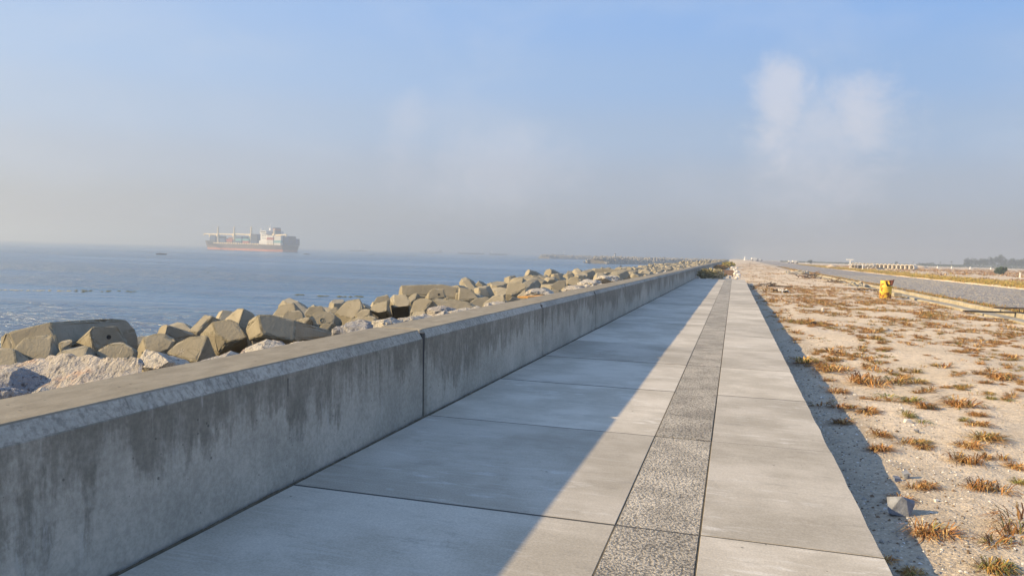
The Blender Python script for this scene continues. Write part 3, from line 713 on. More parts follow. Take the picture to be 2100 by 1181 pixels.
while y_ < 175:
    step = 1.25 if y_ < 60 else 1.7
    for xr in (-5.5, -6.9, -8.4, -9.9):
        if y_ < 40 and xr > -7.5 and y_ < 34 and rg.random() < .75: continue
        if rg.random() < .12: continue
        x_ = xr+rg.uniform(-.5, .5); yy_ = y_+rg.uniform(-.6, .6)
        zt = .30+.22*rg.random() if xr > -9 else .22+.28*rg.random()
        if y_ < 30: zt -= .2
        rowd = {-5.5: 'in the row against the wall', -6.9: 'in the second row from the wall', -8.4: 'in the third row from the wall', -9.9: 'in the outer row by the water'}[xr]
        rng_ = 'past the long thick slab' if y_ < 45 else ('midway along the heap' if y_ < 75 else ('far along the heap' if y_ < 110 else 'farthest along the heap'))
        add_unit(x_, yy_, zt, rg.uniform(.66, .92), 'tan armour block '+rowd+', '+rng_, rg); cnt += 1
    y_ += step
    if cnt > 250: break
FARY = y_
# hidden shoulders of the heap towards the water, near the camera
for i in range(26):
    yb = 8+i*1.15
    add_unit(-11.4+rg.uniform(-.6, .6), yb, -.35+rg.uniform(-.2, .1), .85, 'tan concrete armour block low on the water side of the heap', rg)
# mass of blocks farther than that
def rough_lump(bm, c, s, rng):
    mt = Matrix.Translation(c) @ Matrix.Rotation(rng.uniform(0, 6.28), 4, Vector((rng.gauss(0, 1), rng.gauss(0, 1), rng.gauss(0, 1))).normalized())
    L, r_ = s*rng.uniform(.8, 1.3), s*rng.uniform(.55, .75)
    ring = []
    for sx, k in ((-1, .7), (1, .8)):
        ring.append([bm.verts.new(mt @ Vector((sx*L, math.cos(a_)*r_*k, math.sin(a_)*r_*k))) for a_ in [i*math.pi/3 for i in range(6)]])
    for i in range(6): bm.faces.new((ring[0][i], ring[0][(i+1) % 6], ring[1][(i+1) % 6], ring[1][i]))
    bm.faces.new(ring[0][::-1]); bm.faces.new(ring[1])
bm = bmesh.new()
for i in range(900):
    yb = FARY+(700-FARY)*(i/900.)**1.5
    rough_lump(bm, Vector((rg.uniform(-10.5, -4.6), yb, rg.uniform(-.35, .2))), .72, rg)
bmesh.ops.recalc_face_normals(bm, faces=bm.faces)
o = link('far_armour_blocks', bm_mesh('far_armour_blocks', bm, M['armour'])); tag(o, 'distant heap of tan armour blocks running to the horizon behind the sea wall', 'armour blocks', kind='stuff')
# white rubble lining the back of the wall
bm = bmesh.new()
for i in range(420):
    yb = 3.2+(110-3.2)*(i/420.)**1.4; s_ = rg.uniform(.05, .2)
    t_ = rock_mesh(rg.randrange(999), 1); mtx = Matrix.Translation((rg.uniform(-4.3, -3.72), yb, .55+rg.uniform(-.1, .16))) @ Matrix.Diagonal((s_*rg.uniform(.8, 1.6), s_*rg.uniform(1, 2), s_*.8, 1))
    t_.transform(mtx); tm = bpy.data.meshes.new('t'); t_.to_mesh(tm); t_.free(); bm.from_mesh(tm); bpy.data.meshes.remove(tm)
o = link('white_rubble', bm_mesh('white_rubble', bm, M['whiterock'])); tag(o, 'pale broken stone rubble filling the strip behind the wall coping', 'rubble', kind='stuff')
bm = bmesh.new()
for i in range(300):
    rough_lump(bm, Vector((rg.uniform(-9, -4.2), rg.uniform(3, 40), rg.uniform(-.75, -.25))), rg.uniform(.3, .5), rg)
bmesh.ops.recalc_face_normals(bm, faces=bm.faces)
o = link('underlayer_rocks', bm_mesh('underlayer_rocks', bm, M['core'])); tag(o, 'dark broken underlayer stones in the gaps below the armour blocks', 'rubble', kind='stuff')

# ------------------------------------------------------------------ breakwaters and lighthouse
def breakwater(line, halfw, top, label, nblk, sz, seed):
    root = empty('breakwater', (line[0][0], line[0][1], -4.5)); tag(root, label, 'breakwater', 'stone breakwaters reaching into the sea'); inv = Matrix.Translation(-Vector(root.location))
    bm = bmesh.new(); rings = []
    for i, (a_, b_) in enumerate(line):
        p = Vector((a_, b_, 0)); q = Vector((*line[min(i+1, len(line)-1)], 0))-Vector((*line[max(i-1, 0)], 0)); s_ = Vector((q.y, -q.x, 0)).normalized()
        rings.append([bm.verts.new(p+s_*k*halfw*1.5+Vector((0, 0, zz))) for k, zz in ((-1, -5.2), (-.45, top-.7), (.45, top-.7), (1, -5.2))])
    for A_, B_ in zip(rings, rings[1:]):
        for k in range(3): bm.faces.new((A_[k], A_[k+1], B_[k+1], B_[k]))
    bm.faces.new(rings[0]); bm.faces.new(rings[-1][::-1])
    bmesh.ops.recalc_face_normals(bm, faces=bm.faces)
    o = link('core', bm_mesh('core', bm, M['core']), root); o.matrix_parent_inverse = inv
    bm = bmesh.new(); r_ = random.Random(seed)
    L = [0.]
    for p, q in zip(line, line[1:]): L.append(L[-1]+math.dist(p, q))
    for i in range(nblk):
        d = r_.uniform(-2, L[-1]); k = max(0, min(len(line)-2, sum(1 for l_ in L[1:] if l_ < d)))
        f_ = (d-L[k])/(L[k+1]-L[k]); p = Vector((*line[k], 0)).lerp(Vector((*line[k+1], 0)), f_)
        q = Vector((line[k+1][0]-line[k][0], line[k+1][1]-line[k][1], 0)); s_ = Vector((q.y, -q.x, 0)).normalized(); w_ = r_.uniform(-1.2, 1.2)
        zz = top+.2 if abs(w_) < .5 else top+.2-(abs(w_)-.5)*(top+4.4)/.7
        rough_lump(bm, p+s_*w_*halfw+Vector((0, 0, zz+r_.uniform(-.3, .3))), sz*r_.uniform(.7, 1.1), r_)
    bmesh.ops.recalc_face_normals(bm, faces=bm.faces)
    o = link('armour_stones', bm_mesh('armour_stones', bm, M['breeze']), root); o.matrix_parent_inverse = inv; o['kind'] = 'stuff'
breakwater([(-93, 535), (-72, 590), (-46, 640), (-16, 690)], 7.5, -.6, 'nearer stone breakwater carrying the striped beacon', 1100, 1.25, 3)
breakwater([(-222, 905), (-176, 985), (-120, 1075), (-60, 1150), (-16, 1200)], 9, -1.2, 'farther breakwater with pale top beyond the striped beacon', 700, 1.7, 4)
lz = at_z(1261, 533, -.6); lp = at_y(1261, 534, 553.)
lb = empty('beacon', (lp.x, lp.y, -.9)); tag(lb, 'small black and white striped beacon tower on the nearer breakwater', 'beacon')
for i in range(5):
    bm = bmesh.new(); r0 = .75-.07*i; tube(bm, [(0, 0, .78*i), (0, 0, .78*(i+1))], r0, r0-.07, 12)
    link('tower_band', bm_mesh('tower_band', bm, M['black' if i % 2 == 0 else 'white']), lb)
bm = bmesh.new(); tube(bm, [(0, 0, 3.9), (0, 0, 4.02)], .62, .62, 12); link('gallery', bm_mesh('gallery', bm, M['black']), lb)
bm = bmesh.new(); tube(bm, [(0, 0, 4.02), (0, 0, 4.5), (0, 0, 4.75)], .28, .1, 10); link('lantern', bm_mesh('lantern', bm, M['white']), lb)

# ------------------------------------------------------------------ container ship
SP = at_z(577, 516.5, -4.5); SH = R(-68.0); SL, SB = 170., 23.
# local axes: +X towards the bow, +Y to port, origin at the middle of the stern on the waterline
hx = Vector((math.sin(SH), math.cos(SH), 0)); hy = Vector((-hx.y, hx.x, 0))
org = SP-hy*(SB/2)
ship = empty('container_ship', (org.x, org.y, -4.5), math.atan2(hx.y, hx.x))
tag(ship, 'large dark-hulled container ship with red waterline and cream deck cranes', 'ship')
def hull_ring(xx, z0, z1, out=0.):
    t_ = xx/SL
    def hb(z):
        zf = max(0, min(1, z/10))
        bowfin = .80+.20*zf
        b_ = SB/2*(1 if t_ < bowfin-.22 else max(0.02, 1-((t_-(bowfin-.22))/.22)**2.2))
        if t_ < .10: b_ *= .80+.20*min(1, zf*1.3+t_*6)
        return b_+out
    return hb(z0), hb(z1)
def hull_part(name, z0s, m, out=0.):
    bm = bmesh.new(); xs_ = [0, 3, 8, 16, 40, 80, 110, 124, 136, 146, 154, 161, 166, 169.9]; rows = []
    for xx in xs_:
        row = []
        for zf in z0s:
            z_ = zf(xx) if callable(zf) else zf
            rake = (xx-152)/18*min(1, z_/12)*7 if xx > 152 else (0 if xx > 4 else -max(0, z_-2)*.12)
            b_, _ = hull_ring(xx, z_, z_, out)
            row.append((xx+rake, b_, z_))
        rows.append(row)
    def V(side): return [[bm.verts.new((p[0], side*p[1], p[2])) for p in row] for row in rows]
    Pp, Ss = V(1), V(-1); nz = len(z0s)
    for A_ in (Pp, Ss):
        for r0, r1 in zip(A_, A_[1:]):
            for k in range(nz-1): bm.faces.new((r0[k], r1[k], r1[k+1], r0[k+1]))
    for r0, r1, s0, s1 in zip(Pp, Pp[1:], Ss, Ss[1:]): bm.faces.new((r0[-1], r1[-1], s1[-1], s0[-1]))
    for k in range(nz-1): bm.faces.new((Pp[0][k], Pp[0][k+1], Ss[0][k+1], Ss[0][k])); bm.faces.new((Pp[-1][k], Pp[-1][k+1], Ss[-1][k+1], Ss[-1][k]))
    bmesh.ops.recalc_face_normals(bm, faces=bm.faces)
    return link(name, bm_mesh(name, bm, m), ship)
decktop = lambda xx: 7.3+(3.6*sst(130, 162, xx))-(.3*sst(20, 0, xx))
hull_part('hull', [2.3, 5., decktop], M['hull'])
hull_part('boot_stripe', [-.6, 2.32], M['boot'], .05)
bm = bmesh.new()
for i in range(26):
    bx(bm, 16+i*4.8, 18.6+i*4.8, SB/2-2.0, SB/2-.3, 7.32, 8.7)
for i in range(4): bx(bm, 18+i*31, 19+i*31, -SB/2+.6, SB/2-.6, 7.3, 8.9)
link('hatch_coaming', bm_mesh('hatch_coaming', bm, M['cream']), ship)
def spart(name, m, *boxes, par=None):
    bm = bmesh.new()
    for b_ in boxes: bx(bm, *b_)
    o = link(name, bm_mesh(name, bm, m), ship if par is None else par); return o
# house stands aft of the middle of the afterdeck
HX = 36.
spart('deckhouse', M['white'], (HX-6, HX+6, -10, 10, 7.3, 20.), (HX-7, HX+5, -SB/2, SB/2, 20.0, 23.0), (HX-9, HX-6, -5, 5, 7.3, 17.))
spart('bridge_windows', M['glass'], (HX+5.02, HX+5.12, -SB/2+1, SB/2-1, 21.2, 22.3), (HX-6, HX+4, SB/2+.02, SB/2+.1, 21.2, 22.3))
spart('cabin_windows', M['glass'], *[(HX-4+k*3, HX-2.8+k*3, 10.02, 10.1, z_, z_+1.1) for k in range(3) for z_ in (11, 14, 17)])
spart('funnel', M['funnel'], (HX-13, HX-8.5, -3.5, 3.5, 7.3, 27.0)); spart('funnel_band', M['conred'], (HX-13.1, HX-8.4, -3.6, 3.6, 23.5, 25.8))
spart('deckhouse_wing', M['white'], (HX-8, HX+7, 9.8, 11.2, 7.4, 12.0))
bm = bmesh.new(); tube(bm, [(HX+1, 0, 24), (HX+1, 0, 32)], .55, .25, 6); tube(bm, [(HX+1, -3, 28.5), (HX+1, 3, 28.5)], .3, .3, 6); bx(bm, HX-.5, HX+2.5, -1.5, 1.5, 24, 26.4)
link('radar_mast', bm_mesh('radar_mast', bm, M['white']), ship)
bm = bmesh.new(); bmesh.ops.create_icosphere(bm, subdivisions=2, radius=1.5, matrix=Matrix.Translation((HX+7, 8, 24.5))); link('radome', bm_mesh('radome', bm, M['white']), ship)
bm = bmesh.new(); tube(bm, [(162, 0, 10), (162, 0, 20)], .7, .4, 6); bx(bm, 160.4, 163.6, -2.4, 2.4, 15.5, 19.5); link('foremast', bm_mesh('foremast', bm, M['cream']), ship)
spart('forecastle_rail', M['cream'], (144, 158, -.5, .5, 10.2, 11.2))
for cx_, j1 in ((133, 30), (98, 33), (63, 33), (18, 22)):
    cr = empty('deck_crane'); cr.parent = ship; cr.location = (cx_, SB/2-3.2, 7.3)
    top_ = 19.6 if cx_ > 20 else 17.
    bm = bmesh.new(); tube(bm, [(0, 0, 0), (0, 0, 9), (0, 0, top_)], 1.5, 1.1, 8); bx(bm, -1.7, 1.7, -1.7, 1.7, 9.0, 12.6); bx(bm, -.5, .3, -.5, .5, top_, top_+1.2)
    link('crane_post', bm_mesh('crane_post', bm, M['cream']), cr)
    sg = 1 if cx_ > 20 else -1
    bm = bmesh.new(); tube(bm, [(sg*1.5, 0, 11.0), (sg*j1, 0, 11.6)], .95, .7, 6); bx(bm, min(sg*j1, sg*(j1+1.2)), max(sg*j1, sg*(j1+1.2)), -.9, .9, 9.6, 12.2)
    link('crane_jib', bm_mesh('crane_jib', bm, M['cream']), cr)
# containers: each one is a thing that stands on the deck
CM = {}
def cont_mesh(m):
    if m not in CM:
        bm = bmesh.new(); bx(bm, -6.05, 6.05, -1.2, 1.2, .02, 2.55)
        for k in range(10): bx(bm, -5.6+k*1.15, -5.1+k*1.15, -1.26, 1.26, .2, 2.4)
        bx(bm, -6.12, -6.04, -1.0, -.05, .15, 2.4); bx(bm, -6.12, -6.04, .05, 1.0, .15, 2.4)
        CM[m] = bm_mesh('shipping_container', bm, M[m])
    return CM[m]
CN = dict(conblue='blue', conred='red', conwhite='white', conteal='teal', conbrown='brown', condark='navy')
inv_ship = Matrix.Translation(org+Vector((0, 0, 4.5*0))) @ Matrix.Rotation(math.atan2(hx.y, hx.x), 4, 'Z')
rc = random.Random(11)
def bay(x0, tiers, pal, desc, rows=8, z0=10.1, skip=0.):
    for r_ in range(rows):
        for t_ in range(tiers - (1 if rc.random() < skip else 0)):
            m = rc.choice(pal)
            yl = SB/2-1.6-r_*2.5
            p = inv_ship @ Vector((x0, yl, 0)); o = link('shipping_container', cont_mesh(m)); o.location = (p.x, p.y, -4.5+z0+t_*2.6)
            o.rotation_euler.z = math.atan2(hx.y, hx.x)
            tag(o, CN[m]+' shipping container in the '+desc, 'container', 'containers stacked on the cargo ship')
bay(141, 3, ['condark', 'conblue', 'condark'], 'dark stack just behind the ship bow', 6, 8.9)
bay(119, 2, ['conblue', 'condark'], 'low dark stack between the first and second crane', 7, 8.9)
bay(104, 3, ['conred', 'conwhite', 'conbrown'], 'red and white stack before the second crane', 3, 7.6, .5)
bay(85, 3, ['conteal', 'conblue', 'conbrown'], 'mixed stack behind the second crane', 7, 8.6, .3)
bay(70, 3, ['conteal', 'conwhite', 'conred'], 'teal and red stack before the third crane', 7, 8.6, .2)
bay(54, 4, ['condark', 'conblue', 'condark'], 'tall dark stack in front of the deckhouse', 8, 8.9)
bay(22.5, 4, ['conred', 'conbrown', 'conwhite'], 'brown and white stack behind the deckhouse', 3, 7.8)
bay(8, 4, ['condark', 'conblue', 'conteal', 'conwhite'], 'blue and white stack at the ship stern', 2, 7.2)
for r_ in range(2, 9):
    for t_ in range(4 if r_ < 7 else 3):
        m = rc.choice(['condark', 'condark', 'conblue']); p = inv_ship @ Vector((4.5, SB/2-1.6-r_*2.5, 0))
        o = link('shipping_container', cont_mesh(m)); o.location = (p.x, p.y, -4.5+7.2+t_*2.6); o.rotation_euler.z = math.atan2(hx.y, hx.x)
        tag(o, CN[m]+' shipping container in the shaded stack across the ship stern', 'container', 'containers stacked on the cargo ship')

# ------------------------------------------------------------------ small and far vessels
def far_ship(u, v, L, hgt, house_at, house_h, hm, sm, label, head=1, name='cargo_ship', rz=None):
    c = at_z(u, v, -4.5); bear = math.atan2(c.y, c.x)
    root = empty(name, c, (bear-math.pi/2) if rz is None else rz); tag(root, label, 'ship' if L > 14 else 'boat')
    bm = bmesh.new(); b_ = L*.07; prof = []
    for xx, w_, z_ in ((-.5, .8, 1.05), (-.46, 1, 1), (.3, 1, 1), (.42, .6, 1.1), (.5, .05, 1.3)):
        prof.append([bm.verts.new((xx*L*head*(1 if zz else .965), s_*b_*w_*(1 if zz else .75), zz*z_*hgt-(.4 if not zz else 0))) for s_ in (-1, 1) for zz in (0, 1)])
    for A_, B_ in zip(prof, prof[1:]):
        for i_, j_ in ((0, 1), (1, 3), (3, 2), (2, 0)): bm.faces.new((A_[i_], A_[j_], B_[j_], B_[i_]))
    bm.faces.new((prof[0][0], prof[0][1], prof[0][3], prof[0][2])); bm.faces.new((prof[-1][0], prof[-1][1], prof[-1][3], prof[-1][2]))
    bmesh.ops.recalc_face_normals(bm, faces=bm.faces); link('hull', bm_mesh('hull', bm, M[hm]), root)
    if house_h:
        hx_ = house_at*L*head
        bm = bmesh.new(); bx(bm, hx_-L*.07, hx_+L*.07, -b_*.8, b_*.8, hgt, hgt+house_h*.7); bx(bm, hx_-L*.05, hx_+L*.05, -b_*.6, b_*.6, hgt+house_h*.7, hgt+house_h)
        link('deckhouse', bm_mesh('deckhouse', bm, M[sm]), root)
        bm = bmesh.new(); tube(bm, [(hx_, 0, hgt+house_h), (hx_, 0, hgt+house_h*1.5)], L*.006, L*.004, 5); tube(bm, [(L*.4*head, 0, hgt), (L*.4*head, 0, hgt+house_h*.9)], L*.006, L*.004, 5)
        link('mast', bm_mesh('mast', bm, M[sm]), root)
    return root
far_ship(736, 515.5, 36, 2.2, -.02, 5.0, 'shipgrey', 'white', 'white-topped ferry faint in the haze right of the container ship', -1, 'ferry')
far_ship(788, 513, 30, 1.8, .05, 4.0, 'shipgrey', 'white', 'faint small white vessel at the horizon right of the ferry', 1, 'small_vessel')
far_ship(885, 518.3, 60, 2.6, -.38, 5, 'shipgrey', 'shipgrey', 'faintest grey tanker left of the two darker ones', -1)
far_ship(966, 521.5, 58, 3.4, -.40, 6, 'shipgrey', 'white', 'long low grey tanker on the horizon above the middle of the armour blocks', -1)
far_ship(1022, 523.3, 38, 3.2, .36, 5.5, 'shipgrey', 'white', 'shorter grey tanker on the horizon right of the long one', -1)
far_ship(1147, 527.0, 30, 5.0, -.30, 6, 'shipgrey', 'white', 'grey ship at anchor at the tip of the farther breakwater', -1)
def canoe(u, v, L, label):
    r_ = far_ship(u, v, L, .55, 0, 0, 'darkwood', 'darkwood', label, 1, 'canoe')
    bm = bmesh.new(); bx(bm, -L*.16, -L*.10, -.14, .14, .35, .95, .05); bx(bm, -L*.15, -L*.11, -.10, .10, .97, 1.2, .04)
    bx(bm, -L*.02, L*.18, -.18, .18, .4, .62, .05); link('cargo', bm_mesh('cargo', bm, M['darkwood']), r_)
canoe(331, 522.3, 5.2, 'dark wooden canoe on the water left below the container ship')
canoe(629, 522, 4.6, 'low dark canoe just right of the container ship stern')
canoe(884, 520.3, 9, 'dark flat boat near the horizon below the faint tanker')
bm = bmesh.new(); bc = at_z(1273, 548, -4.5); tube(bm, [(0, 0, -.3), (0, 0, .6), (0, 0, .9)], .45, .4, 10); tube(bm, [(0, 0, .9), (0, 0, 2.4)], .12, .05, 6)
o = link('buoy', bm_mesh('buoy', bm, M['black'])); o.location = bc; tag(o, 'small dark buoy on the water between the armour blocks and the breakwater', 'buoy')

# floating weed and scum lines
def weed(name, u0, v0, u1, v1, n, m, label, spread, smin, smax):
    bm = bmesh.new(); r_ = random.Random(int(u0+v0*7))
    for i in range(n):
        f_ = r_.random()
        if N(f_*14, u0*.1, v0) < -.02: continue
        c = at_z(u0+(u1-u0)*f_, v0+(v1-v0)*f_+r_.gauss(0, spread), -4.5)
        s_ = r_.uniform(smin, smax); k = 5; vs = [bm.verts.new((c.x+math.cos(a_)*s_*r_.uniform(.6, 1.5), c.y+math.sin(a_)*s_*r_.uniform(.3, .8), -4.485)) for a_ in [2*math.pi*j/k for j in range(k)]]
        tp = bm.verts.new((c.x, c.y, -4.48+s_*.22))
        for j in range(k): bm.faces.new((vs[j], vs[(j+1) % k], tp))
    o = link(name, bm_mesh(name, bm, M[m])); return tag(o, label, 'weed', kind='stuff')
weed('floating_weed', 150, 597, 285, 598, 60, 'weed', 'broken line of brown-green weed drifting on the water at the left', .8, .12, .38)
weed('floating_weed', 0, 595, 160, 597, 110, 'foam', 'thin yellowish scum line on the water at the left edge', .4, .12, .3)
weed('floating_weed', 606, 604.5, 625, 605, 22, 'weed', 'small green clump of weed above the peaked blocks', .5, .15, .35)
weed('floating_weed', 655, 608, 745, 609, 90, 'weed', 'green strip of floating weed above the tall leaning block', .7, .1, .42)
weed('floating_weed', 640, 519, 890, 525.5, 90, 'weed', 'dotted dark line of weed on the far water right of the ship', .5, .5, 1.9)
weed('floating_weed', 940, 528, 1130, 533, 110, 'weed', 'broken dark weed streaks on the far water below the tankers', .7, .4, 1.6)
weed('floating_weed', 20, 515, 560, 560, 46, 'weed', 'scattered specks of weed on the water round the canoe', 4., .15, .5)

# ------------------------------------------------------------------ right side: road, channel, verge
road = grid('road', [12.5, 14., 17., 20., 24.3], [-20., 10.]+[float(v) for v in np.arange(15, 120, 5)]+geom_steps(120, 520, 6, 1.08), lambda x_, y_: gz(12.5, y_)+.035+.03*(1-abs(x_-18)/6.3)+.012*N(x_*.4, y_*.3, 2.), M['road']); road['kind'] = 'structure'
bm = bmesh.new()
for i in range(12000):
    y_ = 26+95*rnd.random()**1.35; x_ = rnd.uniform(12.6, 24.2)
    if x_ > .66*y_: continue
    s_ = rnd.uniform(.018, .05)*(.7+y_/110); z_ = gz(12.5, y_)+.035+.03*(1-abs(x_-18)/6.3)+.012*N(x_*.4, y_*.3, 2.)
    ring = [bm.verts.new((x_+math.cos(a_)*s_*rnd.uniform(.6, 1.4), y_+math.sin(a_)*s_*rnd.uniform(.6, 1.4), z_)) for a_ in (.3, 1.8, 3.4, 4.9)]
    t1 = bm.verts.new((x_+rnd.gauss(0, .3)*s_, y_, z_+s_*rnd.uniform(.4, .9))); q_ = rnd.choice((0, 0, 1, 2))
    for j in range(4): bm.faces.new((ring[j], ring[(j+1) % 4], t1)).material_index = q_
tag(link('road_stones', bm_mesh('road_stones', bm, [M['greystone'], M['kerb'], M['bluestone']])), 'loose grey stones covering the gravel road', 'gravel', kind='stuff')
chan = link('drainage_channel', box_mesh('drainage_channel', 9.62, 11.02, -6, 150, -.49, -.44, M['bed'])); chan['kind'] = 'structure'
def cbox(name, x0, x1, y0, y1, z0, z1, m, bev=.015, par=None):
    bm = bmesh.new(); bx(bm, x0, x1, y0, y1, z0, z1, bev)
    for v in bm.verts: v.co += Vector((rnd.uniform(-.006, .006), 0, rnd.uniform(-.006, .006)))
    return link(name, bm_mesh(name, bm, M[m]), par or chan)
y_ = 12.
while y_ < 150:
    L_ = 2. if y_ < 80 else 5.
    g_ = .02
    cbox('channel_slab', 9.80, 10.80, y_+g_, y_+L_-g_, -.435, -.31+rnd.uniform(-.012, .012), 'chan')
    cbox('channel_side', 9.60, 9.795, y_+g_, y_+L_-g_, -.435, -.21+rnd.uniform(-.012, .012), 'kerb')
    cbox('kerb_stone', 10.805, 11.03, y_+g_, y_+L_-g_, -.435, -.13+rnd.uniform(-.015, .015), 'kerb'); y_ += L_

def blades(rng, n, L, H, wdt, cols, droop=.6, seg=3, spread=.25):
    vs, fs, tn = [], [], []
    for _ in range(n):
        a_ = rng.uniform(0, 6.283); r0 = spread*L*math.sqrt(rng.random()); b_ = a_+rng.gauss(0, .5)
        bxp, byp = r0*math.cos(a_), r0*math.sin(a_)
        l_ = L*rng.uniform(.45, 1.1); h_ = H*rng.uniform(.4, 1.15); w_ = wdt*rng.uniform(.6, 1.2)
        dx, dy = math.cos(b_), math.sin(b_); px_, py_ = -dy, dx; curl = rng.gauss(0, .35)
        c = rng.choices(cols, [q[1] for q in cols])[0][0]; kk = rng.uniform(.65, 1.3); c = tuple(min(1, q*kk) for q in c)
        i0 = len(vs)
        for s_ in range(seg+1):
            t_ = s_/seg; ho = l_*t_*(.85+.15*t_); z_ = h_*(math.sin(min(1., t_*1.25)*math.pi*.62)-droop*t_*t_*.75)
            ww = w_*(1-t_*.85)*(.8+.4*math.sin(t_*3)); cx_ = bxp+dx*ho+px_*curl*l_*t_*t_; cy_ = byp+dy*ho+py_*curl*l_*t_*t_
            vs += [(cx_-px_*ww, cy_-py_*ww, max(.002, z_)), (cx_+px_*ww, cy_+py_*ww, max(.002, z_)+ww*.4)]; tn += [c, c]
        for s_ in range(seg): fs.append((i0+2*s_, i0+2*s_+1, i0+2*s_+3, i0+2*s_+2))
    return vs, fs, tn
DRY = [((.46, .235, .055), 4), ((.36, .16, .04), 3), ((.56, .36, .12), 3), ((.24, .10, .03), 2), ((.20, .20, .05), .7)]
MIX = [((.46, .26, .06), 3), ((.30, .15, .04), 2), ((.22, .24, .05), 3), ((.52, .36, .12), 2)]
GREEN = [((.17, .22, .045), 4), ((.26, .28, .07), 3), ((.45, .32, .09), 2)]
DRY = [((.43, .22, .07), 4), ((.30, .14, .045), 3.4), ((.56, .38, .16), 3.4), ((.16, .075, .035), 3), ((.19, .18, .055), 1.)]
MIX = [((.40, .23, .065), 3), ((.26, .13, .04), 3), ((.17, .175, .05), 3), ((.50, .36, .14), 2)]
GREEN = [((.14, .165, .045), 4), ((.21, .22, .06), 3), ((.42, .29, .10), 3), ((.28, .14, .04), 2)]
TUFTS = []
tr = random.Random(21)
def clump(rng, cols, nsub, nb, L, H, wd, seg=4, mat_n=45):
    vs, fs, tn = [], [], []
    ax = rng.uniform(0, 6.28); str_ = rng.uniform(.05, .16)
    for k in range(nsub):
        o_ = rng.gauss(0, 1)*str_; q_ = rng.gauss(0, .035); sc = rng.uniform(.55, 1.15)
        for n_, l_, h_, w_, c_, dr in ((nb//nsub, L, H, wd, cols, .85), (mat_n//nsub, L*1.15, .016, wd*1.15, DRY, .8)):
            v2, f2, t2 = blades(rng, n_, l_*sc, h_*sc, w_, c_, dr, seg, .45)
            k0 = len(vs); ox, oy = math.cos(ax)*o_-math.sin(ax)*q_, math.sin(ax)*o_+math.cos(ax)*q_
            vs += [(a+ox, b+oy, c) for a, b, c in v2]; fs += [tuple(x_+k0 for x_ in f) for f in f2]; tn += t2
    mx, my = sum(v[0] for v in vs)/len(vs), sum(v[1] for v in vs)/len(vs)
    return [(a-mx, b-my, c) for a, b, c in vs], fs, tn
for i in range(14):
    cols, nm = (DRY, 'dry') if i < 8 else ((MIX, 'mixed') if i < 12 else (GREEN, 'green'))
    vs, fs, tn = clump(tr, cols, tr.choice((2, 3, 3, 4)), 150, tr.uniform(.14, .19), tr.uniform(.07, .105), .0050)
    TUFTS.append((mesh('grass_tuft', vs, fs, M['blade'], tint=tn), nm))
def tuft(x_, y_, s_, kind, label, squash=1.):
    me = tr.choice([m_ for m_, k in TUFTS if k == kind]); o = link('grass_tuft', me)
    o.location = (x_, y_, gz(x_, y_)-.004); o.scale = (s_, s_*squash, s_*tr.uniform(.75, 1.1)); o.rotation_euler = (tr.gauss(0, .07), tr.gauss(0, .07), tr.uniform(0, 6.28))
    return tag(o, label, 'grass tuft', 'dry grass tufts on the sand')
# nearest tufts, one by one: pixel of the foot, width in pixels, kind, label
NEAR = [(2045, 1168, 90, 'mixed', 'largest tuft, yellow and green, at the bottom right corner of the picture'),
        (1912, 1095, 78, 'dry', 'broad orange tuft below the blue-grey stone'),
        (2068, 1095, 95, 'dry', 'long sprawling brown tuft at the right edge above the corner tuft'),
        (1842, 1028, 55, 'dry', 'orange tuft right behind the blue-grey stone'),
        (1893, 1000, 50, 'dry', 'rusty tuft beside the two dark stone shards'),
        (2020, 1005, 62, 'dry', 'golden spreading tuft alone on bare sand at the right'),
        (1980, 948, 62, 'dry', 'orange tuft below the pair near the big rounded tuft'),
        (1887, 916, 52, 'dry', 'bushy orange tuft on a lone sandy patch'),
        (1803, 922, 50, 'dry', 'bright orange tuft near the slab shadow, lower of two'),
        (1808, 893, 50, 'dry', 'brown tuft near the slab shadow, upper of two'),
        (2025, 900, 62, 'mixed', 'big rounded brown-green tuft at the right'),
        (1985, 915, 50, 'dry', 'flat dark tuft leaning on the big rounded tuft'),
        (2030, 940, 42, 'dry', 'small dark tuft under the big rounded tuft'),
        (2085, 960, 50, 'dry', 'orange tuft cut by the right edge of the picture'),
        (2090, 990, 34, 'green', 'green and brown tuft at the right edge'),
        (1728, 868, 42, 'dry', 'dark red tuft standing at the rim of the slab shadow'),
        (1715, 836, 52, 'dry', 'rusty tuft half in the slab shadow'),
        (1780, 846, 50, 'dry', 'orange tuft two steps right of the slab shadow'),
        (1872, 858, 40, 'green', 'greenish tuft beside small white pebbles'),
        (1850, 822, 55, 'green', 'round green-brown tuft in the middle of the sand'),
        (1900, 838, 55, 'dry', 'long orange tuft right of the round green-brown one'),
        (1965, 832, 70, 'dry', 'wide low orange tuft in the right middle of the sand'),
        (2005, 852, 34, 'dry', 'small brown tuft below the wide low one'),
        (1975, 862, 26, 'green', 'little green tuft among the pebbles at the right'),
        (1797, 820, 30, 'dry', 'thin tuft with one tall seed stalk'),
        (1860, 785, 62, 'mixed', 'broad mixed tuft higher up the sand'),
        (1775, 787, 60, 'dry', 'pair of brown clumps grown together'),
        (1720, 805, 40, 'dry', 'brown tuft touching the shadow border'),
        (1820, 1150, 46, 'dry', 'dark tuft deep in the slab shadow at the bottom'),
        (1868, 1176, 46, 'mixed', 'tuft in shade cut by the bottom of the picture'),
        (2068, 815, 34, 'dry', 'small orange tuft at the right, level with the wide low one'),
        (2050, 775, 60, 'dry', 'flat orange tuft near the right edge'),
        (1700, 760, 60, 'dry', 'wide tuft close to the slab edge'),
        (1655, 745, 58, 'mixed', 'thick tuft leaning over the slab edge shadow')]
npx = 0
pts_t = []
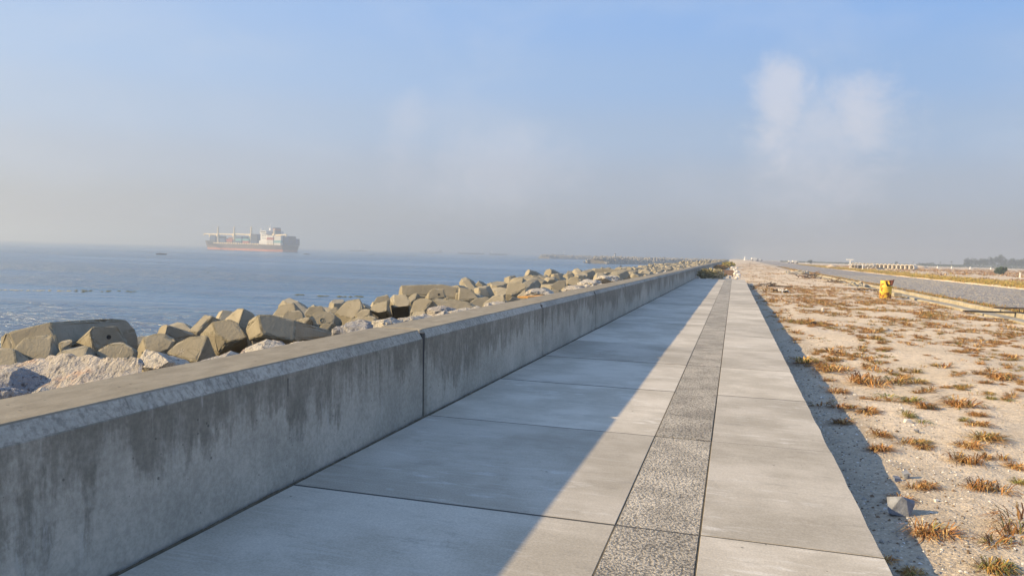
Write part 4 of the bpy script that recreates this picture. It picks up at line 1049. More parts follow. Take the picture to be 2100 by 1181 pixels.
for u, v, wp, kd, lb_ in NEAR:
    zz = -.27
    for _ in range(4): p = at_z(u, v, zz); zz = gz(p.x, p.y)
    s_ = wp*((p-EYE).dot(fw)/FPX)/.36*1.45
    tuft(p.x, p.y, s_, kd, lb_, tr.uniform(.7, 1.)); pts_t.append((p.x, p.y)); npx += 1
# the rest follow loose drifts
KD = {'dry': 'orange-brown', 'mixed': 'brown and green', 'green': 'thin greenish'}
def zone(x_, y_):
    a_ = 'close to the walkway edge' if x_ < 2.8 else ('midway between walkway and channel' if x_ < 6 else 'near the drainage channel')
    b_ = 'in the nearest drifts' if y_ < 13 else ('in the middle drifts' if y_ < 19 else 'in the far drifts')
    return a_+', '+b_
def dens(x_, y_):
    d = .16+.84*sst(-.02, .40, N(x_*.62, y_*.40, 13.)+.35*N(x_*1.7, y_*1.2, 5.)+.12)
    if y_ > 40: d *= .7
    return d
tries = 0
while npx < 298 and tries < 60000:
    tries += 1
    y_ = 8.5+17*tr.random()**1.15; x_ = tr.uniform(1.5, 9.3)
    if tr.random() > dens(x_, y_): continue
    if x_ > .70*y_ or (x_ < 2.0 and y_ < 12): continue
    if y_ < 12.5 and tr.random() < .55: continue
    if any((x_-a_)**2+(y_-b_)**2 < .035 for a_, b_ in pts_t): continue
    kd = tr.choices(['dry', 'mixed', 'green'], [7, 2.6, .8])[0]; s_ = tr.uniform(.5, 1.2)
    tuft(x_, y_, s_, kd, ('small ' if s_ < .9 else 'large ')+KD[kd]+' grass tuft '+zone(x_, y_), tr.uniform(.6, 1.)); pts_t.append((x_, y_)); npx += 1
# everything smaller or farther: one mass of cover
def cover(name, n, xy, sz, cols, label, nb=9, wd=.012, hh=.09):
    vs, fs, tn = [], [], []
    for _ in range(n):
        x_, y_ = xy()
        v2, f2, t2 = blades(tr, nb, sz*tr.uniform(.7, 1.4), hh*tr.uniform(.6, 1.3), wd, cols, .7, 2, .9)
        k0 = len(vs); z_ = gz(x_, y_)-.004; vs += [(a_+x_, b_+y_, c_+z_) for a_, b_, c_ in v2]; fs += [tuple(q+k0 for q in f) for f in f2]; tn += t2
    o = link(name, mesh(name, vs, fs, M['blade'], tint=tn)); return tag(o, label, 'ground cover', kind='stuff')
def xy_mid():
    while True:
        y_ = 10+45*tr.random(); x_ = tr.uniform(1.2, 9.4)
        if tr.random() < (.4+.6*dens(x_, y_))*(.9 if y_ > 14 else .6): return x_, y_
def xy_far():
    while True:
        y_ = 38+230*tr.random()**1.8; x_ = tr.uniform(.5, 9.4)
        if tr.random() < .25+.75*sst(-.1, .3, N(x_*.3, y_*.12, 3.)): return x_, y_
cover('dry_ground_cover', 700, xy_mid, .10, DRY+GREEN[:1], 'sparse dry sprigs scattered between the larger grass tufts', 16, .0045, .05)
vs, fs, tn = [], [], []
FT = [clump(tr, tr.choice((DRY, DRY, MIX)), 3, 34, .15, .075, .008, 2, 16) for _ in range(8)]
for _ in range(1150):
    while True:
        y_ = 14+46*tr.random()**1.1; x_ = tr.uniform(1.4, 9.4)
        if tr.random() < dens(x_, y_) and (y_ > 24 or tr.random() < .35): break
    v2, f2, t2 = tr.choice(FT); a_ = tr.uniform(0, 6.28); sc = tr.uniform(.6, 1.5); ca, sa = math.cos(a_)*sc, math.sin(a_)*sc; z_ = gz(x_, y_)-.004
    k0 = len(vs); vs += [(x_+p_[0]*ca-p_[1]*sa, y_+p_[0]*sa+p_[1]*ca, z_+p_[2]*sc) for p_ in v2]; fs += [tuple(q+k0 for q in f) for f in f2]; tn += t2
tag(link('far_grass_tufts', mesh('far_grass_tufts', vs, fs, M['blade'], tint=tn)), 'mass of dry grass tufts thinning out over the farther sand', 'ground cover', kind='stuff')
cover('dry_ground_cover', 1300, xy_far, .24, DRY, 'dry brown creeping cover on the far sand left of the road', 10, .014, .10)
def xy_road_edge():
    y_ = 14+200*tr.random()**1.5; return 11.1+1.5*tr.random()**1.3, y_
cover('verge_grass', 2200, xy_road_edge, .26, MIX+GREEN+DRY, 'low grass growing between kerb and gravel road', 12, .014, .20)
def xy_verge():
    y_ = 30+320*tr.random()**1.5; return 24.6+abs(tr.gauss(0, 3.6)), y_
VG = [((.36, .25, .07), 4), ((.30, .26, .06), 3), ((.42, .30, .10), 3)]
cover('verge_grass', 2600, xy_verge, .50, VG, 'thick yellow-green grass verge on the far side of the road', 12, .03, .40)
def xy_beyond():
    while True:
        y_ = 70+300*tr.random(); x_ = tr.uniform(34, 40+y_*.45)
        if N(x_*.06, y_*.04, 3.) > -.05: return x_, y_
cover('dry_ground_cover', 2600, xy_beyond, .8, DRY, 'reddish brown scrub patches on the sand beyond the road', 9, .07, .34)
# pebbles
bm = bmesh.new()
for i in range(7000):
    y_ = 3.5+17*tr.random()**1.8; x_ = .95+(abs(tr.gauss(0, .75)) if i % 2 else 8*tr.random())
    if x_ > 8: continue
    s_ = tr.uniform(.004, .013)*(1.9 if tr.random() < .05 else 1)
    z_ = gz(x_, y_)+s_*.2; k = 4; a0 = tr.random()*6
    ring = [bm.verts.new((x_+math.cos(a0+j*1.57)*s_*tr.uniform(.7, 1.5), y_+math.sin(a0+j*1.57)*s_*tr.uniform(.7, 1.5), z_)) for j in range(4)]
    t1 = bm.verts.new((x_, y_, z_+s_*.8)); t0 = bm.verts.new((x_, y_, z_-s_*.8))
    for j in range(4): bm.faces.new((ring[j], ring[(j+1) % 4], t1)); bm.faces.new((ring[(j+1) % 4], ring[j], t0))
    mi_ = tr.choice((0, 0, 1, 2))
    for f in t1.link_faces: f.material_index = mi_
    for f in t0.link_faces: f.material_index = mi_
o = link('pebbles', bm_mesh('pebbles', bm, [M['greystone'], M['bag'], M['wood']])); tag(o, 'fine gravel and shell grit on the sand along the slab edge', 'pebbles', kind='stuff')

# stones lying in the foreground
def stone(u, v, wpx, hpx, m, label, seed, rx=0., name='stone', zoff=0., group=None):
    zz = -.27
    for _ in range(4): p = at_z(u, v, zz); zz = gz(p.x, p.y)
    k = (p-EYE).dot(fw)/FPX
    r_ = random.Random(seed); pts = [Vector((r_.choice((-1, 1))*r_.uniform(.5, 1), r_.choice((-1, 1))*r_.uniform(.5, 1), r_.choice((-1, 1))*r_.uniform(.5, 1)))*.85 for _ in range(16)]
    pts = [Vector((q.x*wpx*k*.55, q.y*wpx*k*.45, q.z*hpx*k*.6)) for q in pts]
    o = link(name, rough_hull(pts, name, M[m], wpx*k*.02, .0)); o.location = (p.x, p.y, zz+hpx*k*.40+zoff); o.rotation_euler = (rx, rx*.6, r_.uniform(0, 6))
    return tag(o, label, 'stone', group)
stone(1842, 1056, 52, 40, 'bluestone', 'angular blue-grey stone lying before an orange tuft', 44, .5)
stone(1857, 980, 18, 18, 'bluestone', 'upright dark grey shard, right one of the pair beside the rusty tuft', 9, .5)
stone(1838, 986, 18, 11, 'bluestone', 'smaller dark shard, left one of the pair beside the rusty tuft', 15, .2)
stone(1862, 866, 16, 9, 'bag', 'whitish flat stone beside the greenish tuft', 17)
stone(1879, 887, 10, 9, 'bluestone', 'small dark stone on bare sand above the lone orange tuft', 19)
stone(1668, 667, 12, 9, 'darkwood', 'dark little stone among the drifts of tufts', 25)
stone(1687, 640, 7, 10, 'bag', 'pale upright stone chip far up the sand', 27)
stone(1921, 1028, 10, 5, 'bag', 'white shell-like chip right of the blue-grey stone', 29)
stone(1817, 677, 14, 6, 'greystone', 'dark flat stone in the middle distance below the yellow drum', 35)

# ------------------------------------------------------------------ rusty drum and things by the channel
dp = at_z(1815, 613.5, -.28); dz_ = gz(dp.x, dp.y)
drum = empty('oil_drum', (dp.x, dp.y, dz_-.02), R(10)); tag(drum, 'rusty yellow oil drum with its upper rim torn open standing on the sand', 'drum')
drum.scale = (.86, .86, 1.04); drum.rotation_euler.x = R(1.5); drum.rotation_euler.y = R(1.2)
bm = bmesh.new(); NSEG = 40; prof = [(0., .34), (.03, .355), (.05, .345), (.31, .345), (.325, .36), (.345, .36), (.36, .345), (.62, .345), (.635, .36), (.655, .36), (.67, .345), (.80, .345), (.96, .345)]
rings = []
for z_, r_ in prof:
    ring = []
    for k in range(NSEG):
        a_ = 2*math.pi*k/NSEG
        # torn side faces the camera's right: the sheet is folded outward there
        tear = max(0., math.cos(a_-R(-38)))
        tr_ = sst(.12, .50, tear)
        zz, rr = z_, r_
        if z_ > .66:
            f_ = (z_-.66)/.30
            zz = .66+f_*(.30*(1-tr_*.98)); rr = r_+.0*tr_
        d_ = .008*N(math.cos(a_)*2, math.sin(a_)*2, z_*3)
        ring.append(bm.verts.new(((rr+d_)*math.cos(a_), (rr+d_)*math.sin(a_), zz)))
    rings.append(ring)
for A_, B_ in zip(rings, rings[1:]):
    for k in range(NSEG): bm.faces.new((A_[k], A_[(k+1) % NSEG], B_[(k+1) % NSEG], B_[k]))
bm.faces.new(rings[0][::-1])
me = bm_mesh('drum_body', bm, M['drum'], True); o = link('drum_body', me, drum)
md = o.modifiers.new('sheet', 'SOLIDIFY'); md.thickness = .012
# inner lining seen through the tear
bm = bmesh.new(); r0 = []
for z_ in (.02, .55, .93):
    r0.append([bm.verts.new((.325*math.cos(2*math.pi*k/24), .325*math.sin(2*math.pi*k/24), z_ if not (z_ > .9 and math.cos(2*math.pi*k/24-R(-38)) > .1) else .60)) for k in range(24)])
for A_, B_ in zip(r0, r0[1:]):
    for k in range(24): bm.faces.new((A_[k], B_[k], B_[(k+1) % 24], A_[(k+1) % 24]))
link('drum_lining', bm_mesh('drum_lining', bm, M['rust']), drum)
# the torn sheet bent up and out at the back right
bm = bmesh.new(); fl = []
for j in range(5):
    f_ = j/4; row = []
    for i in range(9):
        a_ = R(-30)+R(128)*i/8; rr = .35+.16*f_*math.sin(math.pi*min(1, (i+.8)/9))*(1.2-i/9); row.append(bm.verts.new((rr*math.cos(a_), rr*math.sin(a_), .70+(.34-.10*i/8)*f_)))
    fl.append(row)
for A_, B_ in zip(fl, fl[1:]):
    for i in range(8): bm.faces.new((A_[i], A_[i+1], B_[i+1], B_[i]))
o = link('torn_flap', bm_mesh('torn_flap', bm, M['rust'], True), drum); md = o.modifiers.new('sheet', 'SOLIDIFY'); md.thickness = .012
def gbox(name, u, v, L, W_, H_, rz, m, label, cat, zoff=0., tilt=0., ry=0., bev=.01, zb=-.28):
    p = at_z(u, v, zb); o = link(name, box_mesh(name, -L/2, L/2, -W_/2, W_/2, 0, H_, M[m], bev)); o.location = (p.x, p.y, zb+zoff); o.rotation_euler = (tilt, ry, rz); return tag(o, label, cat)
gbox('concrete_block', 1838, 611, .42, .5, .30, R(8), 'kerb', 'pale square concrete block standing behind the yellow drum', 'block')
gbox('plank', 2060, 648, 3.2, .16, .06, R(14), 'darkwood', 'dark wet plank bridging the drainage channel at the right edge', 'plank', .12)
gbox('plank', 2085, 643, 2.2, .14, .06, R(22), 'wood', 'second brown plank lying across the channel behind the dark one', 'plank', .2)
gbox('plank', 1988, 655, 2.6, .12, .05, R(4), 'wood', 'thin rusty plank lying on sand and grass left of the channel', 'plank', .03)
gbox('plank', 1600, 592, 1.6, .12, .08, R(2), 'darkwood', 'black straight beam lying near the end of the walkway', 'plank', .12)
gbox('plank', 1712, 577, 3.4, .10, .10, R(6), 'cream', 'long pale pole lying on the gravel left of the drum', 'pole', .02)
# driftwood and rubbish heaps on the sand
def heap(name, u, v, wm, hm, n, mats, label, cat, seed, zb=-.25, sticks=True, dm=.6):
    p = at_z(u, v, zb); root = empty(name, (p.x, p.y, gz(p.x, p.y))); tag(root, label, cat); r_ = random.Random(seed)
    bm = bmesh.new()
    for i in range(n):
        a_ = r_.uniform(0, 6.28); d_ = math.sqrt(r_.random()); c = Vector((math.cos(a_)*d_*wm/2, math.sin(a_)*d_*wm*dm/2, hm*.6*(1-d_)*r_.random()))
        if sticks:
            l_ = wm*r_.uniform(.15, .45); b_ = r_.uniform(0, 6.28); e = c+Vector((math.cos(b_)*l_, math.sin(b_)*l_, r_.uniform(-.1, .5)*hm)); mid = (c+e)/2+Vector((r_.gauss(0, .05), r_.gauss(0, .05), r_.uniform(0, .12)*hm+.02))
            nf = len(bm.faces); tube(bm, [c+Vector((0, 0, .02)), mid, e], wm*.018, wm*.008, 5)
        else:
            nf = len(bm.faces); rough_lump(bm, c+Vector((0, 0, .05)), wm*r_.uniform(.06, .13), r_)
        bm.faces.ensure_lookup_table(); q = r_.randrange(len(mats))
        for f in bm.faces[nf:]: f.material_index = q
    bmesh.ops.recalc_face_normals(bm, faces=bm.faces)
    o = link('pile', bm_mesh('pile', bm, [M[m_] for m_ in mats]), root); o['kind'] = 'stuff'; return root
heap('driftwood', 1572, 588, 1.5, .55, 26, ['darkwood', 'black', 'wood'], 'dark tangled driftwood on the sand right of the walkway end', 'driftwood', 1)
heap('rubbish_heap', 1600, 600, 1.0, .35, 14, ['bag', 'black', 'darkwood'], 'black and white litter below the black beam', 'litter', 2, sticks=False)
heap('driftwood', 1562, 598, 1.0, .3, 14, ['wood', 'bag'], 'pinkish bricks and sticks left of the litter', 'driftwood', 12)
heap('brush_pile', 1660, 571, 2.6, 1.0, 34, ['wood', 'darkwood', 'bark2'], 'brown brush pile beside the channel far left of the drum', 'brush pile', 3)
heap('rubble_heap', 1634, 563, 3.2, .7, 40, ['greystone', 'kerb', 'greystone'], 'grey rubble heap beyond the brush pile', 'rubble', 4, sticks=False)
heap('rubble_heap', 1755, 587, 1.9, .5, 34, ['greystone', 'kerb'], 'broken grey concrete rubble left of the yellow drum', 'rubble', 5, sticks=False)
heap('brush_pile', 1716, 580, 1.9, .8, 30, ['wood', 'bark2', 'darkwood'], 'dry twigs piled left of the grey concrete rubble', 'brush pile', 6)
heap('driftwood', 1776, 597, 1.6, .3, 22, ['darkwood', 'wood'], 'scattered dark sticks on the sand before the drum', 'driftwood', 7)
# far end of the walkway: pale rubble, pallets and bushes
def rubble_things(spec, label, grp):
    for i, (u, v, w_, h_) in enumerate(spec):
        p = at_z(u, v, -.05); o = link('rubble_lump', bm_mesh('rubble_lump', rock_mesh(300+i, 2), M['bag'])); k = (p-EYE).dot(fw)/FPX
        o.location = (p.x, p.y, p.z+h_*k*.35); o.scale = (w_*k*.55, w_*k*.6, h_*k*.6); o.rotation_euler.z = i; tag(o, label, 'rubble', grp)
rubble_things([(1510, 573, 9, 7), (1514, 567, 9, 8), (1507, 564, 9, 7), (1512, 560, 10, 7), (1506, 556, 6, 6), (1501, 551, 7, 5), (1510, 552, 6, 4), (1515, 571, 8, 5), (1497, 570, 6, 5)], 'white broken concrete lump in the heap at the far end of the walkway', 'white rubble at the walkway end')
for u, v, L, W_, lb_ in ((1489, 558, 1.9, 1.4, 'dark brown wooden pallet lying at the far end of the walkway'), (1486, 564, 1.7, 1.2, 'second wooden pallet leaning before the first at the walkway end')):
    p = at_z(u, v, -.05); pal = empty('pallet', (p.x, p.y, -.05), R(6)); tag(pal, lb_, 'pallet'); pal.rotation_euler.x = R(12)
    for i in range(5): link('pallet_board', box_mesh('pallet_board', -L/2, L/2, -W_/2+i*W_/5, -W_/2+i*W_/5+W_*.14, .12, .15, M['bark2']), pal)
    for i in range(3): link('bearer', box_mesh('bearer', -L/2+i*L*.46, -L/2+i*L*.46+.09, -W_/2, W_/2-.1, 0, .118, M['darkwood']), pal)
def bush(name, loc, w_, d_, h_, n, cols, label, cat, seed, leaf=.06, upright=.5, stems=6, group=None):
    root = empty(name, loc); tag(root, label, cat, group); r_ = random.Random(seed)
    bm = bmesh.new()
    for i in range(stems):
        a_ = r_.uniform(0, 6.28); tube(bm, [(0, 0, -.1), (math.cos(a_)*w_*.15, math.sin(a_)*d_*.15, h_*.4), (math.cos(a_)*w_*.32, math.sin(a_)*d_*.32, h_*.8)], h_*.02, h_*.008, 5)
    link('stem', bm_mesh('stem', bm, M['bark']), root)
    vs, fs, tn = [], [], []; so = Vector((seed*3.1, 0, 0))
    for i in range(n*3):
        p = Vector((r_.gauss(0, 1), r_.gauss(0, 1), r_.gauss(0, 1))).normalized()*r_.random()**.45
        k = 1+.5*noise.noise(p*2.2+so)
        if noise.noise(p*3.1+so*2) < -.12: continue
        p *= k; c = Vector((p.x*w_/2, p.y*d_/2, h_*.5+p.z*h_*.5))
        if c.z < 0: c.z = abs(c.z)*.3
        d1 = Vector((r_.gauss(0, 1), r_.gauss(0, 1), r_.gauss(0, .6)+upright)).normalized(); d2 = d1.orthogonal().normalized(); d2.rotate(Matrix.Rotation(r_.uniform(0, 6), 3, d1))
        l_ = leaf*r_.uniform(.6, 1.6); i0 = len(vs)
        vs += [c-d1*l_, c+d2*l_*.4, c+d1*l_, c-d2*l_*.4]; fs.append((i0, i0+1, i0+2, i0+3)); cc = r_.choice(cols); kk = r_.uniform(.7, 1.3); tn += [tuple(q*kk for q in cc)]*4
    link('crown' if cat == 'tree' else 'foliage', mesh('foliage', vs, fs, M['leaf'], tint=tn), root); return root
GB = [(.15, .15, .06), (.24, .21, .08), (.36, .30, .15)]
GP = [(.46, .40, .26), (.54, .47, .32), (.30, .27, .13)]
OB = [(.34, .20, .06), (.26, .13, .04), (.42, .28, .07)]
def gat(u, v, z=-.1): p = at_z(u, v, z); return (p.x, p.y, z)
bush('bush', gat(1446, 572), 1.5, 1.6, .85, 1100, GB, 'dark green bush at the foot of the wall where the walkway ends', 'bush', 1, .07)
bush('bush', gat(1462, 570), 2.0, 2.2, .85, 1700, GP+GP+GB[2:], 'pale feathery grey-green bush at the walkway end', 'bush', 2, .08, 1.2)
bush('bush', gat(1475, 569), 1.3, 2.0, .5, 700, GB+OB, 'low olive bush right of the feathery one', 'bush', 3, .07)
bush('bush', gat(1478, 553), 2.4, 5.0, .75, 900, OB, 'rusty orange bush behind the feathery one', 'bush', 4, .12)
bush('bush', gat(1493, 547.5), 2.8, 9.0, 1.1, 1200, [(.42, .34, .05), (.33, .26, .05)], 'yellow-green bush farthest along the wall foot', 'bush', 5, .16)

# ------------------------------------------------------------------ far land on the right
def far_at(u, v, z=None):
    zz = -.2 if z is None else z
    for _ in range(6): p = at_z(u, v, zz); zz = gz(p.x, p.y)
    return Vector((p.x, p.y, zz))
# row of concrete pipes
pc0, pc1 = at_z(1790, 549.5, -.25), at_z(1868, 552, -.25)
pipe_me = None
def pipe_mesh():
    bm = bmesh.new(); n = 20; R0, R1, L_ = .78, .62, 2.4; rr = []
    for x_, r_ in ((-L_/2, R1), (-L_/2, R0), (L_/2-.25, R0), (L_/2-.25, R0+.1), (L_/2, R0+.1), (L_/2, R1)): rr.append([bm.verts.new((math.cos(2*math.pi*k/n)*r_, x_, R0+math.sin(2*math.pi*k/n)*r_)) for k in range(n)])
    for A_, B_ in zip(rr, rr[1:]+rr[:1]):
        for k in range(n): bm.faces.new((A_[k], A_[(k+1) % n], B_[(k+1) % n], B_[k]))
    bmesh.ops.recalc_face_normals(bm, faces=bm.faces); return bm_mesh('concrete_pipe', bm, M['pipe'], False)
pipe_me = pipe_mesh()
dist_c = 250.
pl = at_y(1786, 550.5, dist_c); pr_ = at_y(1872, 552.5, dist_c*.98)
for i in range(11):
    f_ = i/10; p = pl.lerp(pr_, f_); o = link('concrete_pipe', pipe_me); o.location = (p.x, p.y, gz(p.x, p.y)); o.rotation_euler.z = R(-32); tag(o, 'pale concrete drain pipe in the row lying on the far sand', 'pipe', 'concrete pipes in a row on the far sand')
for i in range(6):
    p = at_y(1752+i*7.6, 541.5+.3*i, 246.); o = link('concrete_pipe', pipe_me); o.location = (p.x, p.y, p.z-.8); o.scale = (.72, .72, .72); o.rotation_euler.z = R(-32); tag(o, 'white pipe section on the raised rack left of the pipe row', 'pipe', 'pipes lying on the raised rack')
for i in range(3):
    p = at_y(1752+i*7, 547.5, 245.); o = link('concrete_pipe', pipe_me); o.location = (p.x, p.y, gz(p.x, p.y)); o.scale = (.8, .8, .8); o.rotation_euler.z = R(-32); tag(o, 'white pipe section on the ground under the raised rack', 'pipe', 'pipes lying under the raised rack')
# raised rack: frame on posts
p0 = at_y(1743, 551, 243.); p1 = at_y(1788, 552, 243.); g0 = gz(p0.x, p0.y); Lr = (p1-p0).length
rack = empty('pipe_rack', (p0.x, p0.y, g0), math.atan2(p1.y-p0.y, p1.x-p0.x)); tag(rack, 'white raised rack on posts carrying pipe sections on the far sand', 'rack')
tz = at_y(1750, 542.5, 243.).z-g0
for i in range(4): link('post', box_mesh('post', Lr*i/3-.12, Lr*i/3+.12, -.12, .12, -.2, tz-.12, M['white']), rack)
link('beam', box_mesh('beam', -.4, Lr+.4, -.9, .9, tz-.115, tz+.06, M['white']), rack)
link('head_frame', box_mesh('head_frame', -1.1, .9, -.25, .25, tz+1.25, tz+1.55, M['white']), rack); link('head_post', box_mesh('head_post', -.16, .16, -.16, .16, tz+.065, tz+1.245, M['white']), rack)
def post(u, v, hpx, wpx, label, m='white', y=None):
    p = far_at(u, v) if y is None else at_y(u, v, y); k = (p-EYE).dot(fw)/FPX
    g_ = gz(p.x, p.y); bm = bmesh.new(); h_ = hpx*k; w_ = wpx*k/2; bx(bm, -w_, w_, -w_, w_, -.3, h_, min(.02, w_*.2)); bx(bm, -w_*1.12, w_*1.12, -w_*1.12, w_*1.12, h_+.002, h_+w_*.4)
    o = link('marker_post', bm_mesh('marker_post', bm, M[m])); o.location = (p.x, p.y, g_); tag(o, label, 'post', 'white marker posts on the sand')
post(2092, 568.5, 10.5, 2.4, 'white marker post near the right edge beyond the road', y=150)
post(1769, 553, 12, 1.8, 'white marker post in front of the pipe rack', y=200)
post(1779, 553, 6, 1.3, 'short white post right of the one before the pipe rack', y=205)
post(1653, 541, 5.5, 1.0, 'thin white post far along the road beside the round tree', y=430)
post(1606, 541, 5, .8, 'thin grey pole at the far bend of the road', 'greystone', y=420)
for u, v in ((1923, 548.8), (1952, 549.3), (1990, 550.6), (2032, 551.8), (1878, 548)):
    p = at_y(u, v, 420.); bm = bmesh.new(); tube(bm, [(0, 0, -.3), (0, 0, .35), (0, 0, .8)], .55, .3, 10); bmesh.ops.create_icosphere(bm, subdivisions=1, radius=.32, matrix=Matrix.Translation((0, 0, .85)))
    o = link('bollard', bm_mesh('bollard', bm, M['white'])); o.location = (p.x, p.y, gz(p.x, p.y)); tag(o, 'small white bollard on the far edge of the sand before the trees', 'bollard', 'white bollards before the tree line')
# sand mound
def mound(u, v, w_, h_, label):
    p = far_at(u, v); bm = bmesh.new(); bmesh.ops.create_icosphere(bm, subdivisions=3, radius=1)
    for q in bm.verts: q.co *= 1+.2*noise.noise(q.co*2)
    o = link('sand_mound', bm_mesh('sand_mound', bm, M['sand'], True)); o.location = (p.x, p.y, p.z); o.scale = (w_/2, w_/2, h_); tag(o, label, 'mound')
mound(1705, 549.5, 3.2, .9, 'small pale sand mound at the roadside left of the pipe rack')
mound(1880, 549.5, 9., 1.2, 'low sand mound at the right end of the pipe row')
# vehicles and shelter far off
def truck(u, y, L, H_, label, m='white', name='truck'):
    d = ray(u, 537); p = EYE+d*(y/d.y); g_ = gz(p.x, p.y); root = empty(name, (p.x, p.y, g_), R(8)); tag(root, label, 'truck' if name == 'truck' else 'van')
    link('body', box_mesh('body', -L*.5, L*.22, -1.1, 1.1, .7, H_, M[m], .05), root); link('cab', box_mesh('cab', L*.24, L*.5, -1.05, 1.05, .6, H_*.85, M[m], .12), root)
    link('window', box_mesh('window', L*.30, L*.44, -1.07, 1.07, H_*.52, H_*.76, M['glass']), root)
    for x_ in (-.35, .33):
        for s_ in (-1, 1):
            bm = bmesh.new(); tube(bm, [(x_*L, s_*.8, .42), (x_*L, s_*1.1, .42)], .42, .42, 12); link('wheel', bm_mesh('wheel', bm, M['black']), root)
truck(1548, 500, 4.4, 2.0, 'white truck parked far off where the sand meets the sky')
truck(1558, 520, 3.2, 1.6, 'white van behind the truck far off', name='van')
truck(1621, 520, 2.8, 1.6, 'white van far along the road, left one of two', name='van')
truck(1631, 515, 3.6, 1.9, 'white truck far along the road, right one of two')
p = at_y(1527.5, 535, 480.); g_ = gz(p.x, p.y); bm = bmesh.new(); tube(bm, [(0, 0, -.3), (0, 0, .9), (0, 0, 2.4)], .95, .15, 6); bx(bm, .2, 1.0, -.4, .4, 0, .8)
o = link('pointed_shelter', bm_mesh('pointed_shelter', bm, M['white'])); o.location = (p.x, p.y, g_); tag(o, 'small white pointed shelter on the crest straight beyond the walkway', 'shelter')
post(1538, 540, 9, .7, 'thin leaning stake on the sand below the white truck', 'wood', y=190)
# bush beyond the road
bp = at_y(2052, 558.5, 200.); bush('bush', (bp.x, bp.y, gz(bp.x, bp.y)), 2.3, 2.2, 1.7, 900, [(.035, .06, .03), (.05, .08, .035)], 'dark green spiky bush standing alone on the sand beyond the road', 'bush', 9, .20, 1.6, 8)
# trees
TC = [(.035, .05, .022), (.05, .07, .03), (.07, .085, .04)]
def tree(u, wpx, hpx, Y, label, seed, shape='round', group='hazy trees along the far shore'):
    d = ray(u, 546); p = EYE+d*(Y/d.y); k = (p-EYE).dot(fw)/FPX; h_ = hpx*k*1.15; w_ = wpx*k; g_ = gz(p.x, p.y)
    root = empty('tree' if shape != 'palm' else 'palm_tree', (p.x, p.y, g_-.3)); tag(root, label, 'tree', group); r_ = random.Random(seed)
    bm = bmesh.new(); tk = max(.16, h_*.022); tube(bm, [(0, 0, -.3), (r_.uniform(-.2, .2), 0, h_*.4), (r_.uniform(-.4, .4), 0, h_*(.75 if shape != 'palm' else .82))], tk, tk*.5, 6)
    if shape != 'palm':
        for i in range(5):
            a_ = r_.uniform(0, 6.28); z0 = h_*r_.uniform(.3, .6); tube(bm, [(0, 0, z0), (math.cos(a_)*w_*.3, math.sin(a_)*w_*.3, z0+h_*.25)], tk*.5, tk*.2, 5)
    link('trunk', bm_mesh('trunk', bm, M['bark']), root)
    vs, fs, tn = [], [], []
    if shape == 'palm':
        for i in range(26):
            a_ = r_.uniform(0, 6.28); e_ = r_.uniform(-.5, 1.1); c = Vector((0, 0, h_*.82)); prev = c
            for s_ in range(4):
                q = c+Vector((math.cos(a_), math.sin(a_), 0))*w_*.5*(s_+1)/4*math.cos(e_*.6)+Vector((0, 0, h_*.18*math.sin(e_)*(s_+1)/4-h_*.05*((s_+1)/4)**2)); sd_ = Vector((-math.sin(a_), math.cos(a_), 0))*w_*.05
                i0 = len(vs); vs += [prev-sd_, prev+sd_, q+sd_*.8, q-sd_*.8]; fs.append((i0, i0+1, i0+2, i0+3)); tn += [r_.choice(TC)]*4; prev = q
    else:
        nc = 7
        blobs = [(Vector((r_.gauss(0, .26)*w_, r_.gauss(0, .26)*w_, h_*r_.uniform(.42, .86))), r_.uniform(.20, .34)*min(w_, h_)) for _ in range(nc)]
        if shape == 'spire': blobs = [(Vector((r_.gauss(0, .10)*w_, r_.gauss(0, .1)*w_, h_*(.2+.75*i/8))), w_*.36*(1-.75*i/8)+.25) for i in range(9)]
        for c0, br in blobs:
            for i in range(150):
                q = Vector((r_.gauss(0, 1), r_.gauss(0, 1), r_.gauss(0, .8))).normalized()*br*r_.random()**.4; c = c0+q
                d1 = Vector((r_.gauss(0, 1), r_.gauss(0, 1), r_.gauss(0, 1))).normalized(); d2 = d1.orthogonal().normalized(); l_ = br*.17*r_.uniform(.6, 1.4); i0 = len(vs)
                vs += [c-d1*l_, c+d2*l_*.6, c+d1*l_, c-d2*l_*.6]; fs.append((i0, i0+1, i0+2, i0+3)); tn += [r_.choice(TC)]*4
    link('crown', mesh('crown', vs, fs, M['leaf'], tint=tn), root)
YT = 760.
def TL(s): return s
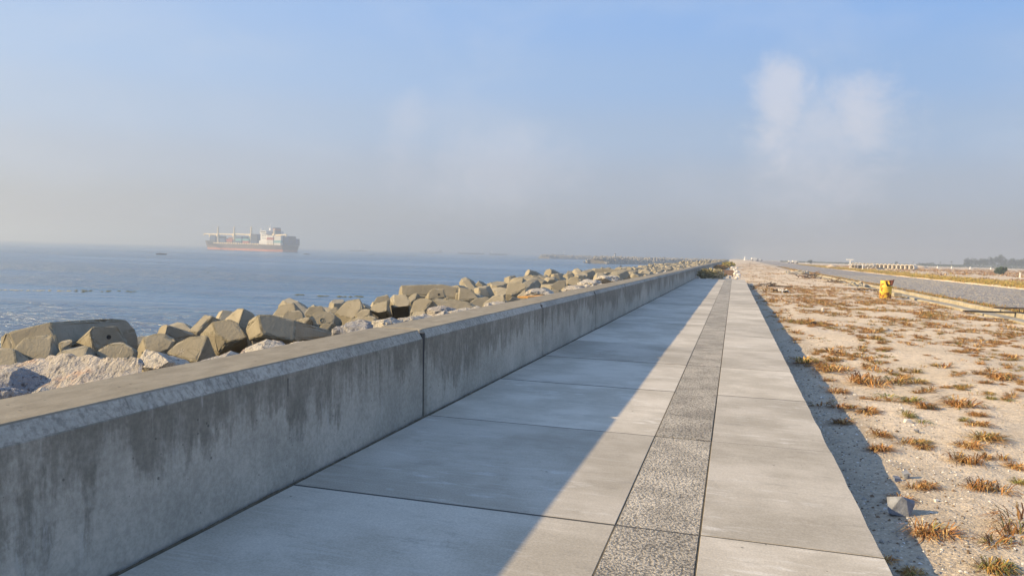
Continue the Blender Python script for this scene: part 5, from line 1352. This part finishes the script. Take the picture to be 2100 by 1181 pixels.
for i, (u, w_, h_, sh, lb_) in enumerate([
    (1983, 15, 17, 'spire', 'tall pointed hazy tree at the left end of the grove on the right'),
    (2003, 22, 17, 'round', 'broad rounded hazy tree next to the pointed one'),
    (2020, 20, 16, 'round', 'second broad tree of the hazy grove, before its tallest part'),
    (2036, 22, 20, 'round', 'wide hazy tree under the tallest feathery crowns'),
    (2052, 16, 25, 'round', 'tallest hazy tree of the grove, right above the lone spiky bush'),
    (2060, 12, 21, 'spire', 'slender hazy tree just right of the tallest one'),
    (2073, 24, 19, 'round', 'broad hazy tree right of the tallest ones'),
    (2086, 22, 20, 'round', 'dense hazy tree near the right edge'),
    (2100, 24, 21, 'round', 'hazy tree cut by the right edge of the picture'),
    (2118, 26, 20, 'round', 'hazy tree just outside the right edge'),
    (1951, 7, 12, 'palm', 'lone palm with a round head on the skyline'),
    (1928, 6, 10, 'palm', 'thin palm left of the lone round-headed palm'),
    (1873, 4, 9, 'palm', 'thin young palm right of the pipe row on the skyline'),
    (1908, 18, 7, 'round', 'low rounded hazy tree left of the palms'),
    (1894, 16, 7, 'round', 'low hazy tree behind the right end of the pipe row'),
    (1838, 7, 7, 'round', 'small dark tree behind the pipe row'),
    (1857, 8, 4, 'round', 'tiny hazy tree behind the pipe row, right of the small dark one'),
    (1662, 9, 7.5, 'round', 'round dark tree alone beside the far road'),
    ]): tree(u, w_, h_, YT if u > 1700 else 520, lb_, i+1, sh)
# low continuous scrub along the far edge
vs, fs, tn = [], [], []
r_ = random.Random(77)
for i in range(5200):
    u = r_.uniform(1600, 2180); Y = r_.uniform(700, 820); d = ray(u, 546); p = EYE+d*(Y/d.y)
    hmax = 1.0+1.2*max(0, N(u*.05, 1, 2.))+(2.6 if u > 1975 else .8 if u > 1880 else 0); c = Vector((p.x, p.y, gz(p.x, p.y)+hmax*r_.random()))
    d1 = Vector((r_.gauss(0, 1), r_.gauss(0, 1), r_.gauss(0, .6))).normalized(); d2 = d1.orthogonal().normalized(); l_ = r_.uniform(.4, .95); i0 = len(vs)
    vs += [c-d1*l_, c+d2*l_*.6, c+d1*l_, c-d2*l_*.6]; fs.append((i0, i0+1, i0+2, i0+3)); tn += [r_.choice(TC)]*4
o = link('far_scrub', mesh('far_scrub', vs, fs, M['leaf'], tint=tn)); tag(o, 'low hazy scrub along the far edge of the land', 'scrub', kind='stuff')

# ------------------------------------------------------------------ haze: the morning air itself
HAZE_DENSITY = .00105
m = bpy.data.materials.new('haze_air'); m.use_nodes = True; t = NT(m.node_tree); t.n.clear()
pv = t.new('ShaderNodeVolumePrincipled'); pv.inputs['Color'].default_value = (.53, .60, .68, 1); pv.inputs['Density'].default_value = HAZE_DENSITY; pv.inputs['Anisotropy'].default_value = .3
t.l.new(pv.outputs[0], t.new('ShaderNodeOutputMaterial').inputs['Volume'])
hz_o = link('haze', box_mesh('haze', -3600, 3600, -700, 3600, -7.5, 34, m)); hz_o['kind'] = 'stuff'
S.cycles.volume_bounces = 1
S.cycles.max_bounces = 8
